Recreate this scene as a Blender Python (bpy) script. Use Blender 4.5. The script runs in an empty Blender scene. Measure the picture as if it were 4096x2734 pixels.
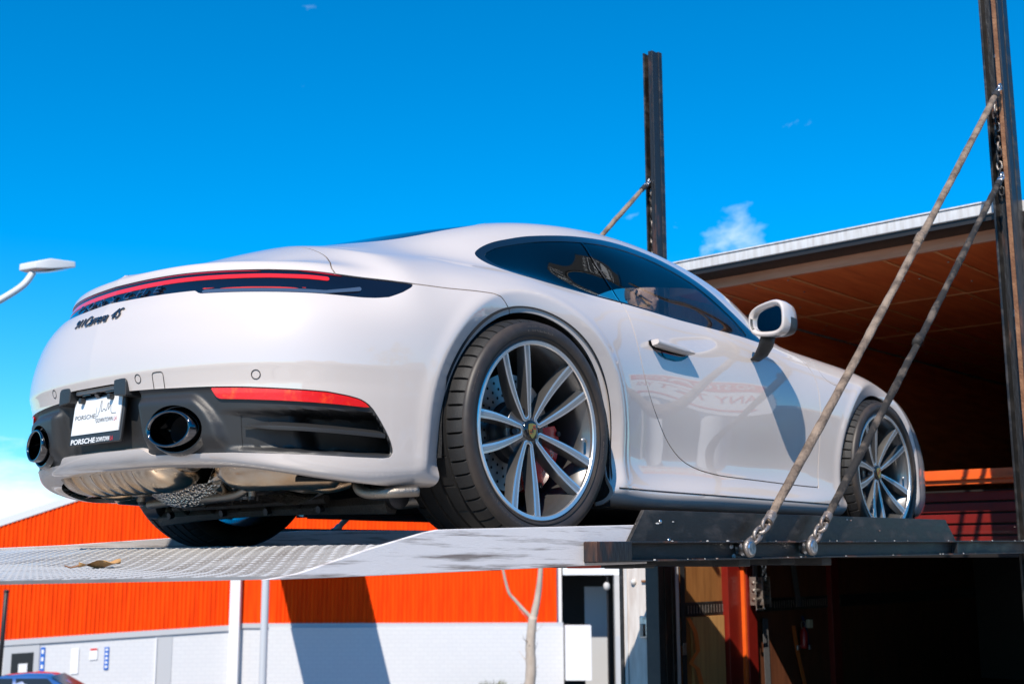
import bpy, bmesh, math, random
import numpy as np
from mathutils import Vector, Matrix
random.seed(7); np.random.seed(7)
sc = bpy.context.scene
C = sc.collection
# ------------------------------------------------------------------ camera
cam = bpy.data.cameras.new('camera'); cam_o = bpy.data.objects.new('camera', cam); C.objects.link(cam_o); sc.camera = cam_o
yaw, pitch, roll = 0.7374, 0.1743, -0.003
fv = np.array([math.cos(pitch)*math.cos(yaw), math.cos(pitch)*math.sin(yaw), math.sin(pitch)])
rv = np.array([math.sin(yaw), -math.cos(yaw), 0.0]); uv = np.cross(rv, fv)
rv, uv = math.cos(roll)*rv+math.sin(roll)*uv, -math.sin(roll)*rv+math.cos(roll)*uv
CAMP = (-2.8849, -3.4304, -0.0368)
cam_o.matrix_world = Matrix(((rv[0],uv[0],-fv[0],CAMP[0]),(rv[1],uv[1],-fv[1],CAMP[1]),(rv[2],uv[2],-fv[2],CAMP[2]),(0,0,0,1)))
cam.sensor_width = 36; cam.lens = 42.75; cam.clip_start = .05; cam.clip_end = 3000
cam.dof.use_dof = True; cam.dof.focus_distance = 3.75; cam.dof.aperture_fstop = 5.6
# ------------------------------------------------------------------ sky, sun, exposure
SUN_AZ, SUN_EL = math.radians(207), math.radians(45)
SUND = Vector((math.cos(SUN_EL)*math.cos(SUN_AZ), math.cos(SUN_EL)*math.sin(SUN_AZ), math.sin(SUN_EL)))
w = bpy.data.worlds.new('World'); sc.world = w; w.use_nodes = True
nt = w.node_tree; nt.nodes.clear(); L = nt.links.new
def nn(t, **k):
    n = nt.nodes.new(t)
    for a, b in k.items(): setattr(n, a, b)
    return n
out = nn('ShaderNodeOutputWorld'); bg = nn('ShaderNodeBackground'); L(bg.outputs[0], out.inputs[0])
sky = nn('ShaderNodeTexSky', sky_type='NISHITA', sun_disc=False)
sky.sun_elevation = SUN_EL; sky.sun_rotation = math.pi/2 - SUN_AZ
sky.air_density = 1.0; sky.dust_density = .0; sky.ozone_density = 2.6; sky.altitude = 100
hsv = nn('ShaderNodeHueSaturation'); hsv.inputs['Hue'].default_value = .492; hsv.inputs['Saturation'].default_value = 1.22; hsv.inputs['Value'].default_value = 1.0
tint = nn('ShaderNodeMix', data_type='RGBA', blend_type='MULTIPLY'); tint.inputs['Factor'].default_value = 1; tint.inputs['B'].default_value = (.62, .97, 1.30, 1)
L(sky.outputs[0], tint.inputs['A']); L(tint.outputs['Result'], hsv.inputs['Color'])
# clouds: scattered small cumulus, thicker low over the horizon
tc = nn('ShaderNodeTexCoord')
sep = nn('ShaderNodeSeparateXYZ'); L(tc.outputs['Generated'], sep.inputs[0])
def math_n(op, a, b=None, cl=False):
    n = nn('ShaderNodeMath', operation=op); n.use_clamp = cl
    for i, v in enumerate((a, b)):
        if v is None: continue
        if isinstance(v, (int, float)): n.inputs[i].default_value = v
        else: L(v, n.inputs[i])
    return n.outputs[0]
mp = nn('ShaderNodeMapping'); mp.inputs['Scale'].default_value = (1, 1, 2.2); mp.inputs['Location'].default_value = (.35, .2, .1)
L(tc.outputs['Generated'], mp.inputs[0])
no = nn('ShaderNodeTexNoise'); no.inputs['Scale'].default_value = 13; no.inputs['Detail'].default_value = 11; no.inputs['Roughness'].default_value = .60; no.inputs['Distortion'].default_value = .4
L(mp.outputs[0], no.inputs['Vector'])
def blob(d, rad):          # a cloud bank standing in one direction of the sky
    d = Vector(d).normalized()
    vm = nn('ShaderNodeVectorMath', operation='DOT_PRODUCT'); L(tc.outputs['Generated'], vm.inputs[0]); vm.inputs[1].default_value = d
    mr = nn('ShaderNodeMapRange'); mr.inputs['From Min'].default_value = math.cos(math.radians(rad)); mr.inputs['From Max'].default_value = math.cos(math.radians(rad*.25))
    mr.inputs['To Min'].default_value = 0; mr.inputs['To Max'].default_value = 1; L(vm.outputs['Value'], mr.inputs['Value'])
    return mr.outputs[0]
CLOUDS = [((.424,.904,.040),4.6,.29),((.42,.907,-.04),6.5,.34),((.805,.543,.236),4.2,.20),((.836,.492,.236),3.0,.17),((.843,.438,.312),3.0,.20)]
cv = no.outputs['Fac']
for d, r_, g_ in CLOUDS: cv = math_n('ADD', cv, math_n('MULTIPLY', blob(d, r_), g_))
low = nn('ShaderNodeMapRange'); low.inputs['From Min'].default_value = .20; low.inputs['From Max'].default_value = -.02; low.inputs['To Max'].default_value = .07; L(sep.outputs['Z'], low.inputs['Value'])
cv = math_n('ADD', cv, low.outputs[0])
mr = nn('ShaderNodeMapRange'); mr.inputs['From Min'].default_value = .725; mr.inputs['From Max'].default_value = 1.02; mr.inputs['To Max'].default_value = .72; L(cv, mr.inputs['Value'])
mix = nn('ShaderNodeMix', data_type='RGBA'); L(mr.outputs[0], mix.inputs['Factor']); L(hsv.outputs[0], mix.inputs['A']); mix.inputs['B'].default_value = (9.0, 9.6, 10.6, 1)
L(mix.outputs['Result'], bg.inputs['Color']); bg.inputs['Strength'].default_value = .113
sl = bpy.data.lights.new('sun', 'SUN'); sl.energy = 5.0; sl.angle = math.radians(.53); sl.color = (1, .91, .79)
so = bpy.data.objects.new('sun', sl); C.objects.link(so); so.rotation_euler = SUND.to_track_quat('Z', 'Y').to_euler(); so.location = (-8, -4, 12)
sc.view_settings.view_transform = 'Standard'; sc.view_settings.look = 'None'; sc.view_settings.exposure = 0.30; sc.view_settings.gamma = 1; sc.view_settings.use_curve_mapping = False
sc.cycles.max_bounces = 10; sc.cycles.transparent_max_bounces = 12; sc.cycles.caustics_reflective = False; sc.cycles.caustics_refractive = False
try: sc.cycles.use_denoising = True
except Exception: pass
# ------------------------------------------------------------------ helpers
WL = {}
def thing(name, label, cat, loc=(0,0,0), group=None):
    o = bpy.data.objects.new(name, None); C.objects.link(o); o.location = loc; o.empty_display_size = .1
    o['label'] = label; o['category'] = cat
    if group: o['group'] = group
    WL[o.name] = np.array(loc, float); return o
def tag(o, label, cat, group=None):
    o['label'] = label; o['category'] = cat
    if group: o['group'] = group
    return o
def meshdata(name, V, F, smooth=False, mats=None, mi=None):
    me = bpy.data.meshes.new(name)
    me.from_pydata(np.asarray(V, float).tolist(), [], [tuple(int(i) for i in f) for f in F])
    if smooth: me.polygons.foreach_set('use_smooth', [True]*len(me.polygons))
    for m in (mats or []): me.materials.append(m)
    if mi is not None: me.polygons.foreach_set('material_index', list(mi))
    me.update(); return me
def ob(name, VF, mat, parent=None, smooth=False, bev=0, base=None, sharp=None, mi=None):
    """one mesh object; vertices given in world space. base = own origin for a top-level mesh"""
    V, F = VF[0], VF[1]; V = np.asarray(V, float)
    w0 = WL.get(parent.name, np.zeros(3)) if parent else (np.array(base, float) if base is not None else np.zeros(3))
    mats = mat if isinstance(mat, (list, tuple)) else [mat]
    me = meshdata(name, V-w0, F, smooth, mats, mi)
    o = bpy.data.objects.new(name, me); C.objects.link(o)
    if parent: o.parent = parent
    elif base is not None: o.location = base
    WL[o.name] = w0
    if bev:
        b = o.modifiers.new('bevel', 'BEVEL'); b.width = bev; b.segments = 2; b.limit_method = 'ANGLE'; b.angle_limit = math.radians(35)
        if smooth is False:
            me.polygons.foreach_set('use_smooth', [True]*len(me.polygons)); wn = o.modifiers.new('wn', 'WEIGHTED_NORMAL'); wn.keep_sharp = False
    if sharp is not None:
        try: me.set_sharp_from_angle(angle=math.radians(sharp))
        except Exception: pass
    return o
def stuff(o): o['kind'] = 'stuff'; return o
def struct(o): o['kind'] = 'structure'; return o
def join(parts):
    V = []; F = []; n = 0
    for v, f in parts:
        v = np.asarray(v, float); V.append(v); F += [tuple(i+n for i in q) for q in f]; n += len(v)
    return np.concatenate(V), F
def xf(VF, M=None, t=(0,0,0), s=1.0):
    V = np.asarray(VF[0], float)*s
    if M is not None: V = V@np.asarray(M, float).T
    return V+np.array(t, float), VF[1]
def rotm(axis, a): return np.array(Matrix.Rotation(a, 3, axis))
def box(c, s):
    x, y, z = [a/2 for a in s]
    V = np.array([(-x,-y,-z),(x,-y,-z),(x,y,-z),(-x,y,-z),(-x,-y,z),(x,-y,z),(x,y,z),(-x,y,z)])+np.array(c, float)
    return V, [(0,3,2,1),(4,5,6,7),(0,1,5,4),(1,2,6,5),(2,3,7,6),(3,0,4,7)]
def bx(x0, x1, y0, y1, z0, z1): return box(((x0+x1)/2,(y0+y1)/2,(z0+z1)/2), (abs(x1-x0),abs(y1-y0),abs(z1-z0)))
def prism(poly, axis, a, b):
    """2-d polygon extruded along axis ('x': poly is (y,z); 'y': (x,z); 'z': (x,y))"""
    n = len(poly); V = []
    for d in (a, b):
        for p_, q_ in poly:
            V.append({'x':(d,p_,q_),'y':(p_,d,q_),'z':(p_,q_,d)}[axis])
    F = [tuple(range(n)), tuple(range(2*n-1, n-1, -1))]+[(i, i+n, (i+1)%n+n, (i+1)%n) for i in range(n)]
    return np.array(V, float), F
def frame(d):
    d = np.asarray(d, float); d = d/np.linalg.norm(d)
    a = np.array([0,0,1.]) if abs(d[2]) < .9 else np.array([1.,0,0])
    u = np.cross(a, d); u /= np.linalg.norm(u); return d, u, np.cross(d, u)
def tube(P, r, n=10, caps=True, jit=0):
    P = np.asarray(P, float); m = len(P); r = np.full(m, r) if np.isscalar(r) else np.asarray(r, float)
    V = []; F = []; pu = None
    for i in range(m):
        d = P[min(i+1,m-1)]-P[max(i-1,0)]; d, u, v = frame(d)
        if pu is not None:
            u = pu-d*(pu@d); u /= np.linalg.norm(u); v = np.cross(d, u)
        pu = u
        for k in range(n):
            a = 2*math.pi*k/n; rr = r[i]*(1+(random.uniform(-jit, jit) if jit else 0)); V.append(P[i]+rr*(math.cos(a)*u+math.sin(a)*v))
    for i in range(m-1):
        for k in range(n): F.append((i*n+k, i*n+(k+1)%n, (i+1)*n+(k+1)%n, (i+1)*n+k))
    if caps: F.append(tuple(range(n-1,-1,-1))); F.append(tuple(range((m-1)*n, m*n)))
    return np.array(V), F
def cyl(a, b, r, n=20, r2=None): return tube([a, b], [r, r if r2 is None else r2], n)
def lathe(prof, n=64, axis='y', c=(0,0,0), closed=False):
    """profile (r, h) revolved about axis through c"""
    V = []; F = []; m = len(prof)
    for k in range(n):
        a = 2*math.pi*k/n; ca, sa = math.cos(a), math.sin(a)
        for r, h in prof:
            V.append({'y':(r*ca,h,r*sa),'x':(h,r*ca,r*sa),'z':(r*ca,r*sa,h)}[axis])
    mm = m if closed else m-1
    for k in range(n):
        k2 = (k+1)%n
        for i in range(mm): j = (i+1)%m; F.append((k*m+i, k*m+j, k2*m+j, k2*m+i))
    return np.array(V)+np.array(c, float), F
def disc(c, r, n=24, axis='y'):
    V = [c]; 
    for k in range(n):
        a = 2*math.pi*k/n; d = r*math.cos(a), r*math.sin(a)
        V.append({'y':(c[0]+d[0],c[1],c[2]+d[1]),'x':(c[0],c[1]+d[0],c[2]+d[1]),'z':(c[0]+d[0],c[1]+d[1],c[2])}[axis])
    return np.array(V, float), [(0,1+k,1+(k+1)%n) for k in range(n)]
def torus(c, R, r, M=None, n=16, m=8, sx=1.0, sy=1.0):
    V = []; F = []
    for i in range(n):
        a = 2*math.pi*i/n
        for j in range(m):
            b = 2*math.pi*j/m; V.append(((R*sx+r*math.cos(b))*math.cos(a),(R*sy+r*math.cos(b))*math.sin(a), r*math.sin(b)))
    for i in range(n):
        for j in range(m): F.append((i*m+j, ((i+1)%n)*m+j, ((i+1)%n)*m+(j+1)%m, i*m+(j+1)%m))
    return xf((np.array(V), F), M, c)
def ellipsoid(c, r, M=None, n=20, m=12):
    V = []; F = []
    for i in range(m+1):
        t = math.pi*i/m
        for j in range(n):
            a = 2*math.pi*j/n; V.append((r[0]*math.sin(t)*math.cos(a), r[1]*math.sin(t)*math.sin(a), r[2]*math.cos(t)))
    for i in range(m):
        for j in range(n): F.append((i*n+j, (i+1)*n+j, (i+1)*n+(j+1)%n, i*n+(j+1)%n))
    return xf((np.array(V), F), M, c)
def textmesh(s, size=1.0, extrude=0.0, shear=0.0, sx=1.0, spacing=1.0, align='CENTER', offset=0.0):
    cu = bpy.data.curves.new('t', 'FONT'); cu.body = s; cu.size = size; cu.extrude = extrude; cu.shear = shear
    cu.space_character = spacing; cu.align_x = align; cu.align_y = 'CENTER'; cu.resolution_u = 3; cu.offset = offset
    o = bpy.data.objects.new('t', cu); C.objects.link(o)
    bpy.context.view_layer.update()
    me = bpy.data.meshes.new_from_object(o.evaluated_get(bpy.context.evaluated_depsgraph_get()))
    V = np.array([v.co[:] for v in me.vertices]).reshape(-1, 3); F = [tuple(p_.vertices) for p_ in me.polygons]
    bpy.data.objects.remove(o); bpy.data.curves.remove(cu); bpy.data.meshes.remove(me)
    V[:, 0] *= sx; return V, F
def dup(root, loc=None, rot=None, label=None):
    r = root.copy(); C.objects.link(r)
    if loc is not None: r.location = loc
    if rot is not None: r.rotation_euler = rot
    if label: r['label'] = label
    for ch in list(root.children):
        c = ch.copy(); C.objects.link(c); c.parent = r
        for g in list(ch.children):
            d = g.copy(); C.objects.link(d); d.parent = c
    return r
# ------------------------------------------------------------------ materials
def M(name, col, rough=.5, metal=0.0, coat=0.0, var=None, vscale=8.0, vstr=.5, bump=0.0, bscale=60.0, rvar=0.0, spec=.5, stretch=(1,1,1), vlo=.4, vhi=.65, coatr=.03, detail=6):
    m = bpy.data.materials.new(name); m.use_nodes = True; t = m.node_tree; b = t.nodes['Principled BSDF']; l = t.links.new
    b.inputs['Base Color'].default_value = (*col, 1); b.inputs['Roughness'].default_value = rough; b.inputs['Metallic'].default_value = metal
    b.inputs['Coat Weight'].default_value = coat; b.inputs['Coat Roughness'].default_value = coatr; b.inputs['Specular IOR Level'].default_value = spec
    if var is not None or bump or rvar:
        tc = t.nodes.new('ShaderNodeTexCoord'); mp = t.nodes.new('ShaderNodeMapping'); mp.inputs['Scale'].default_value = stretch; l(tc.outputs['Object'], mp.inputs[0])
    if var is not None or rvar:
        n = t.nodes.new('ShaderNodeTexNoise'); n.inputs['Scale'].default_value = vscale; n.inputs['Detail'].default_value = detail; n.inputs['Roughness'].default_value = .62; l(mp.outputs[0], n.inputs['Vector'])
        mr = t.nodes.new('ShaderNodeMapRange'); mr.inputs['From Min'].default_value = vlo; mr.inputs['From Max'].default_value = vhi; l(n.outputs['Fac'], mr.inputs['Value'])
        if var is not None:
            mr.inputs['To Max'].default_value = vstr
            mx = t.nodes.new('ShaderNodeMix'); mx.data_type = 'RGBA'; l(mr.outputs[0], mx.inputs['Factor']); mx.inputs['A'].default_value = (*col, 1); mx.inputs['B'].default_value = (*var, 1); l(mx.outputs['Result'], b.inputs['Base Color'])
        if rvar:
            m2 = t.nodes.new('ShaderNodeMapRange'); m2.inputs['From Min'].default_value = .3; m2.inputs['From Max'].default_value = .7; m2.inputs['To Min'].default_value = max(0.02, rough-rvar); m2.inputs['To Max'].default_value = min(1, rough+rvar); l(n.outputs['Fac'], m2.inputs['Value']); l(m2.outputs[0], b.inputs['Roughness'])
    if bump:
        n2 = t.nodes.new('ShaderNodeTexNoise'); n2.inputs['Scale'].default_value = bscale; n2.inputs['Detail'].default_value = 4; l(mp.outputs[0], n2.inputs['Vector'])
        bp_ = t.nodes.new('ShaderNodeBump'); bp_.inputs['Strength'].default_value = bump; bp_.inputs['Distance'].default_value = .01; l(n2.outputs['Fac'], bp_.inputs['Height']); l(bp_.outputs[0], b.inputs['Normal'])
    return m
def emissive(m, col, s):
    b = m.node_tree.nodes['Principled BSDF']; b.inputs['Emission Color'].default_value = (*col, 1); b.inputs['Emission Strength'].default_value = s; return m
def tinted(name, tint, gloss=.03, rough=0.0, ior=1.5):
    """thin tinted pane: fresnel reflection over a coloured see-through sheet"""
    m = bpy.data.materials.new(name); m.use_nodes = True; t = m.node_tree; t.nodes.clear(); l = t.links.new
    o = t.nodes.new('ShaderNodeOutputMaterial'); mx = t.nodes.new('ShaderNodeMixShader'); tr = t.nodes.new('ShaderNodeBsdfTransparent'); g = t.nodes.new('ShaderNodeBsdfGlossy'); f = t.nodes.new('ShaderNodeFresnel')
    f.inputs['IOR'].default_value = ior; tr.inputs[0].default_value = (*tint, 1); g.inputs['Roughness'].default_value = rough; g.inputs['Color'].default_value = (1,1,1,1)
    ge = t.nodes.new('ShaderNodeNewGeometry'); mr = t.nodes.new('ShaderNodeMapRange'); mr.inputs['To Min'].default_value = ior; mr.inputs['To Max'].default_value = 1/ior; l(ge.outputs['Backfacing'], mr.inputs['Value']); l(mr.outputs[0], f.inputs['IOR'])
    l(f.outputs[0], mx.inputs[0]); l(tr.outputs[0], mx.inputs[1]); l(g.outputs[0], mx.inputs[2]); l(mx.outputs[0], o.inputs[0]); return m
def wood(name, c1, c2, scale=(1.2,14,14), rough=.65):
    m = M(name, c1, rough, var=c2, vscale=3.0, stretch=scale, vstr=.9, vlo=.35, vhi=.7, bump=.15, bscale=30); return m
# ------------------------------------------------------------------ car: master surface of the right half (y' positive outward)
def cspl(t,P,T):
    """natural cubic spline through P at t, evaluated at T (vectorised over columns)"""
    t=np.asarray(t,float);P=np.asarray(P,float);T=np.asarray(T,float);n=len(t);h=np.diff(t)
    A=np.zeros((n,n));R=np.zeros((n,)+P.shape[1:]);A[0,0]=A[-1,-1]=1
    for i in range(1,n-1):
        A[i,i-1]=h[i-1];A[i,i]=2*(h[i-1]+h[i]);A[i,i+1]=h[i]
        R[i]=6*((P[i+1]-P[i])/h[i]-(P[i]-P[i-1])/h[i-1])
    M=np.linalg.solve(A,R.reshape(n,-1)).reshape(R.shape)
    k=np.clip(np.searchsorted(t,T)-1,0,n-2);hh=h[k];a=(t[k+1]-T)/hh;b=(T-t[k])/hh
    if P.ndim>1: a=a[:,None];b=b[:,None];hh=hh[:,None]
    return a*P[k]+b*P[k+1]+((a**3-a)*M[k]+(b**3-b)*M[k+1])*hh*hh/6
def chord(P):
    d=np.sqrt((np.diff(P,axis=0)**2).sum(1));return np.concatenate([[0],np.cumsum(d)])
def resample(P,feat,counts):
    P=np.array(P,float);t=chord(P)**1.0
    out=[]
    for (a,b,n) in zip(feat[:-1],feat[1:],counts):
        T=np.linspace(t[a],t[b],n+1)
        out.append(T if a==feat[-2] else T[:-1])
    return cspl(t,P,np.concatenate(out))
# centre line (x,z) of roof/deck
CL=np.array([(-.952,.836),(-.88,.854),(-.78,.884),(-.66,.925),(-.52,.970),(-.3,1.035),(0,1.125),(.3,1.198),(.6,1.255),(.8,1.281),(1.0,1.297),(1.2,1.297),(1.4,1.278),(1.6,1.24),(1.75,1.19),(2.1,1.025),(2.3,.925),(2.45,.872),(2.75,.812),(3.05,.738),(3.25,.665),(3.38,.60)])
def clz(x): return float(cspl(CL[:,0],CL[:,1],np.array([x]))[0])
# rear fascia centre profile z -> x
XC=np.array([(.222,-.90),(.228,-.955),(.243,-.984),(.268,-1.0),(.33,-1.014),(.40,-1.024),(.46,-1.029),(.50,-1.031),(.56,-1.030),(.62,-1.021),(.67,-1.010),(.71,-.994),(.745,-.972),(.775,-.958),(.80,-.957)])
# fascia width factor by z
WZ=np.array([(.15,.945),(.20,.965),(.26,.98),(.35,.99),(.45,.998),(.55,1.0),(.62,1.0),(.67,.993),(.71,.977),(.745,.955),(.775,.935),(.80,.92),(.83,.90)])
# plan shape: station y', forward offset, z shift of bottom, z of light top edge
ST=[(0,0,.0,.803),(.2,.009,0,.803),(.38,.032,-.003,.802),(.53,.072,-.010,.799),(.65,.132,-.026,.793),(.74,.212,-.045,.783),(.81,.322,-.060,.769)]
SWP=[0,.6,.6,.6,.45,.25,.13]
def rear_col(k):
    y,g,db,zt=ST[k]; P=[]
    zs=np.array([.222,.228,.243,.268,.33,.40,.46,.50,.56,.62,.67,.71,.745,.775,.80])
    f=(zs-.2)/.6; sc=(zs-.2)/.6
    xs=np.interp(zs,XC[:,0],XC[:,1])
    w=np.interp(zs,WZ[:,0],WZ[:,1])
    for z,x,ww,s in zip(zs,xs,w,sc):
        zz=z+db*(1-s)**2+(zt-.80)*s**2
        P.append((x+g*(1+SWP[k]*max(0,s)**3.5),y*ww,zz))
    # lip
    gl=g*(1+SWP[k])
    P.append((-.955+gl,y*.913,zt+.010)); P.append((-.946+gl,y*.903,zt+.023))
    # deck to the centre line: blend
    xe=[-.93,-.905,-.855,-.79,-.71,-.61,-.5][k]; ze=clz(xe)
    x0,y0,z0=P[-1]
    for t in (.12,.3,.5,.7,.86):
        yy=y0*(1-t); xx=x0+(xe-x0)*(t**.85)
        # height from centre line at that x minus crown
        zc=clz(xx); 
        base=z0+(ze-z0)*(1-(1-t)**([1.05,1.05,1.08,1.12,1.35,2.0,2.6][k]))
        P.append((xx,yy,base))
    P.append((xe,0,ze))
    return P,[0,1,16,19,22]
# side stations: x, profile (y',z), index of F1,F2,F3
SIDE=[
(-.46,[(.77,.165),(.815,.168),(.845,.19),(.862,.25),(.872,.35),(.880,.48),(.882,.58),(.874,.66),(.858,.715),(.838,.757),(.805,.797),(.765,.828),(.715,.857),(.67,.88),(.60,.905),(.50,.935),(.36,.962),(.18,.982),(0,.988)],[0,1,10,14]),
(-.28,[(.78,.165),(.83,.17),(.862,.195),(.878,.27),(.89,.37),(.902,.5),(.905,.6),(.897,.68),(.879,.735),(.85,.782),(.805,.825),(.75,.86),(.69,.893),(.635,.917),(.575,.945),(.5,.976),(.4,1.004),(.27,1.026),(.14,1.037),(0,1.041)],[0,1,11,14]),
(0,[(.80,.16),(.85,.165),(.88,.2),(.90,.32),(.916,.47),(.925,.59),(.92,.68),(.903,.742),(.873,.797),(.83,.845),(.78,.882),(.715,.918),(.66,.958),(.60,1.008),(.54,1.050),(.46,1.084),(.34,1.110),(.18,1.122),(0,1.125)],[0,1,10,13]),
(.3,[(.80,.14),(.85,.15),(.882,.18),(.898,.3),(.91,.45),(.917,.57),(.911,.675),(.892,.745),(.858,.807),(.815,.857),(.765,.896),(.705,.97),(.645,1.042),(.583,1.105),(.53,1.146),(.46,1.175),(.35,1.191),(.2,1.197),(0,1.199)],[0,1,10,13]),
(.62,[(.79,.125),(.835,.135),(.865,.16),(.870,.188),(.862,.215),(.850,.26),(.850,.36),(.862,.49),(.870,.6),(.866,.7),(.848,.79),(.823,.842),(.803,.870),(.775,.93),(.72,1.02),(.655,1.105),(.60,1.153),(.563,1.180),(.51,1.214),(.45,1.234),(.36,1.249),(.2,1.258),(0,1.26)],[0,1,12,17]),
(1.0,[(.79,.123),(.83,.133),(.862,.16),(.867,.188),(.857,.214),(.842,.25),(.834,.31),(.839,.40),(.8465,.48),(.8502,.55),(.8515,.62),(.850,.69),(.842,.76),(.824,.825),(.808,.858),(.78,.92),(.73,1.01),(.665,1.1),(.6,1.166),(.563,1.196),(.515,1.230),(.455,1.256),(.36,1.278),(.2,1.293),(0,1.297)],[0,1,14,19]),
(1.4,[(.79,.123),(.83,.133),(.862,.16),(.867,.188),(.858,.214),(.845,.25),(.838,.31),(.843,.40),(.8505,.48),(.8542,.55),(.8555,.62),(.854,.69),(.845,.76),(.824,.822),(.805,.853),(.775,.91),(.735,.975),(.69,1.04),(.645,1.09),(.603,1.13),(.56,1.168),(.50,1.207),(.40,1.242),(.2,1.27),(0,1.278)],[0,1,14,19]),
(1.75,[(.79,.123),(.83,.133),(.865,.16),(.87,.188),(.862,.215),(.853,.25),(.847,.31),(.852,.41),(.862,.51),(.868,.61),(.863,.69),(.847,.765),(.815,.823),(.782,.853),(.758,.873),(.73,.90),(.70,.933),(.672,.965),(.64,1.0),(.6,1.042),(.53,1.095),(.4,1.147),(.2,1.18),(0,1.19)],[0,1,13,18]),
(2.1,[(.79,.125),(.84,.137),(.87,.165),(.878,.195),(.878,.23),(.876,.27),(.878,.33),(.885,.42),(.892,.52),(.894,.61),(.886,.685),(.866,.75),(.832,.80),(.785,.835),(.74,.853),(.70,.86),(.66,.868),(.62,.878),(.585,.89),(.55,.905),(.48,.94),(.36,.985),(.2,1.015),(0,1.025)],[0,1,14,19]),
(2.45,[(.80,.15),(.85,.16),(.88,.2),(.89,.3),(.898,.42),(.905,.54),(.90,.64),(.885,.705),(.852,.765),(.805,.803),(.755,.823),(.70,.830),(.64,.832),(.58,.831),(.52,.832),(.42,.846),(.25,.864),(0,.872)],[0,1,11,14]),
(2.78,[(.78,.15),(.83,.16),(.86,.2),(.87,.3),(.875,.42),(.876,.53),(.866,.62),(.845,.68),(.808,.73),(.757,.76),(.70,.77),(.62,.773),(.54,.774),(.4,.787),(.2,.80),(0,.806)],[0,1,10,12]),
(3.05,[(.72,.15),(.785,.155),(.818,.2),(.828,.3),(.83,.40),(.822,.49),(.803,.57),(.77,.63),(.73,.67),(.68,.69),(.62,.70),(.54,.705),(.46,.71),(.3,.725),(.15,.735),(0,.738)],[0,1,10,12]),
]
NR=[4,96,40,40]
def build(ncol_scale=1.0):
    cols=[]
    for k in range(len(ST)):
        P,ft=rear_col(k); cols.append(resample(P,ft+[len(P)-1] if ft[-1]!=len(P)-1 else ft,NR))
    for x,pr,ft in SIDE:
        P=[(x,y,z) for y,z in pr]; cols.append(resample(P,ft+[len(P)-1],NR))
    # front corner columns : (x,y) plan of bumper
    for (xb,yb,top) in [(3.24,.745,3.2),(3.36,.6,3.28),(3.435,.40,3.33),(3.475,.2,3.36),(3.487,0,3.37)]:
        P=[]
        for (s,z) in [(-.12,.15),(-.05,.155),(-.015,.2),(0,.3),(0,.40),(-.018,.48),(-.06,.54),(-.12,.585),(-.19,.62)]:
            n=np.array([xb-2.9,yb]);L=np.hypot(*n);n=n/L
            P.append((xb+n[0]*s,max(0,yb+n[1]*s),z))
        x0,y0,z0=P[-1]; xe=x0-.02*(yb>0)-.12*yb; ze=clz(xe)
        for t in (.25,.5,.75,1):
            P.append((x0+(xe-x0)*t,y0*(1-t),z0+(ze-z0)*t+.0))
        cols.append(resample(P,[0,1,8,10,12],NR))
    A=np.array(cols) # stations,rows,3
    # station parameter: average chord of several rows
    nr=A.shape[1]
    rows=[int(nr*f) for f in (.2,.3,.4,.5,.58)]
    t=np.mean([chord(A[:,r]) for r in rows],axis=0)
    n=int(t[-1]/.009*ncol_scale)
    T=np.linspace(0,t[-1],n)
    S=cspl(t,A,T) if A.ndim==2 else cspl(t,A.reshape(len(t),-1),T).reshape(n,nr,3)
    return S,T,t
# ------------------------------------------------------------------ car: panels cut from the master surface
S0, TT, _t = build(1.0)
nC, nR = S0.shape[:2]
def smoothstep(a, b, x):
    t = np.clip((x-a)/(b-a), 0, 1); return t*t*(3-2*t)
RA, FA = (.036, .340, .400), (2.505, .333, .372)       # wheel openings: x, z, radius
def arch_r(P, A):
    dz = P[..., 2]-A[1]; dz = np.where(dz > 0, dz, dz*.22); return np.hypot(P[..., 0]-A[0], dz)
S1 = S0.copy()
for A, wd, dep in ((RA, .068, .034), (FA, .055, .026)):
    r_ = arch_r(S1, A); side = smoothstep(.55, .7, S1[..., 1])*smoothstep(.17, .24, S1[..., 2])
    tt = np.clip((A[2]+wd-r_)/wd, 0, 1.3); S1[..., 1] -= dep*side*(tt**1.15)
    S1[..., 1] += .004*side*np.exp(-((r_-A[2]-wd-.012)/.022)**2)
# blend: flat sill end and bumper crease: hollow below the rear crease line
tt_ = TT[:, None]; zz = S1[..., 2]
cre = np.clip((.494-zz)/.05, 0, 1)**.8*smoothstep(1.15, .75, tt_+zz*0)*smoothstep(.19, .25, zz)
S1[..., 0] += .011*cre*smoothstep(.95, .6, tt_+zz*0); S1[..., 1] -= .007*cre*smoothstep(.2, .7, tt_+zz*0)
def normals(S):
    du = np.gradient(S, axis=0); dv = np.gradient(S, axis=1); n = np.cross(dv, du); n /= np.linalg.norm(n, axis=2, keepdims=True)+1e-12
    return n
S1N = normals(S1)
iq = int(np.argmin(abs(S1[:, 60, 0]-1.2)))
if S1N[iq, 60, 1] < 0: S1N = -S1N
S0N = normals(S0)
if S0N[iq, 60, 1] < 0: S0N = -S0N
class PM:            # panel mesh: vertices, normals, station parameter, faces by size
    def __init__(s, V, N, T, F): s.V, s.N, s.T, s.F = V, N, T, F
def grid_faces(n, m):
    i = np.arange(n*m).reshape(n, m); return np.stack([i[:-1,:-1], i[:-1,1:], i[1:,1:], i[1:,:-1]], -1).reshape(-1, 4)
def base_panel(S, SN): return PM(S.reshape(-1,3).copy(), SN.reshape(-1,3).copy(), np.repeat(TT, nR), {4: grid_faces(nC, nR)})
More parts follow.
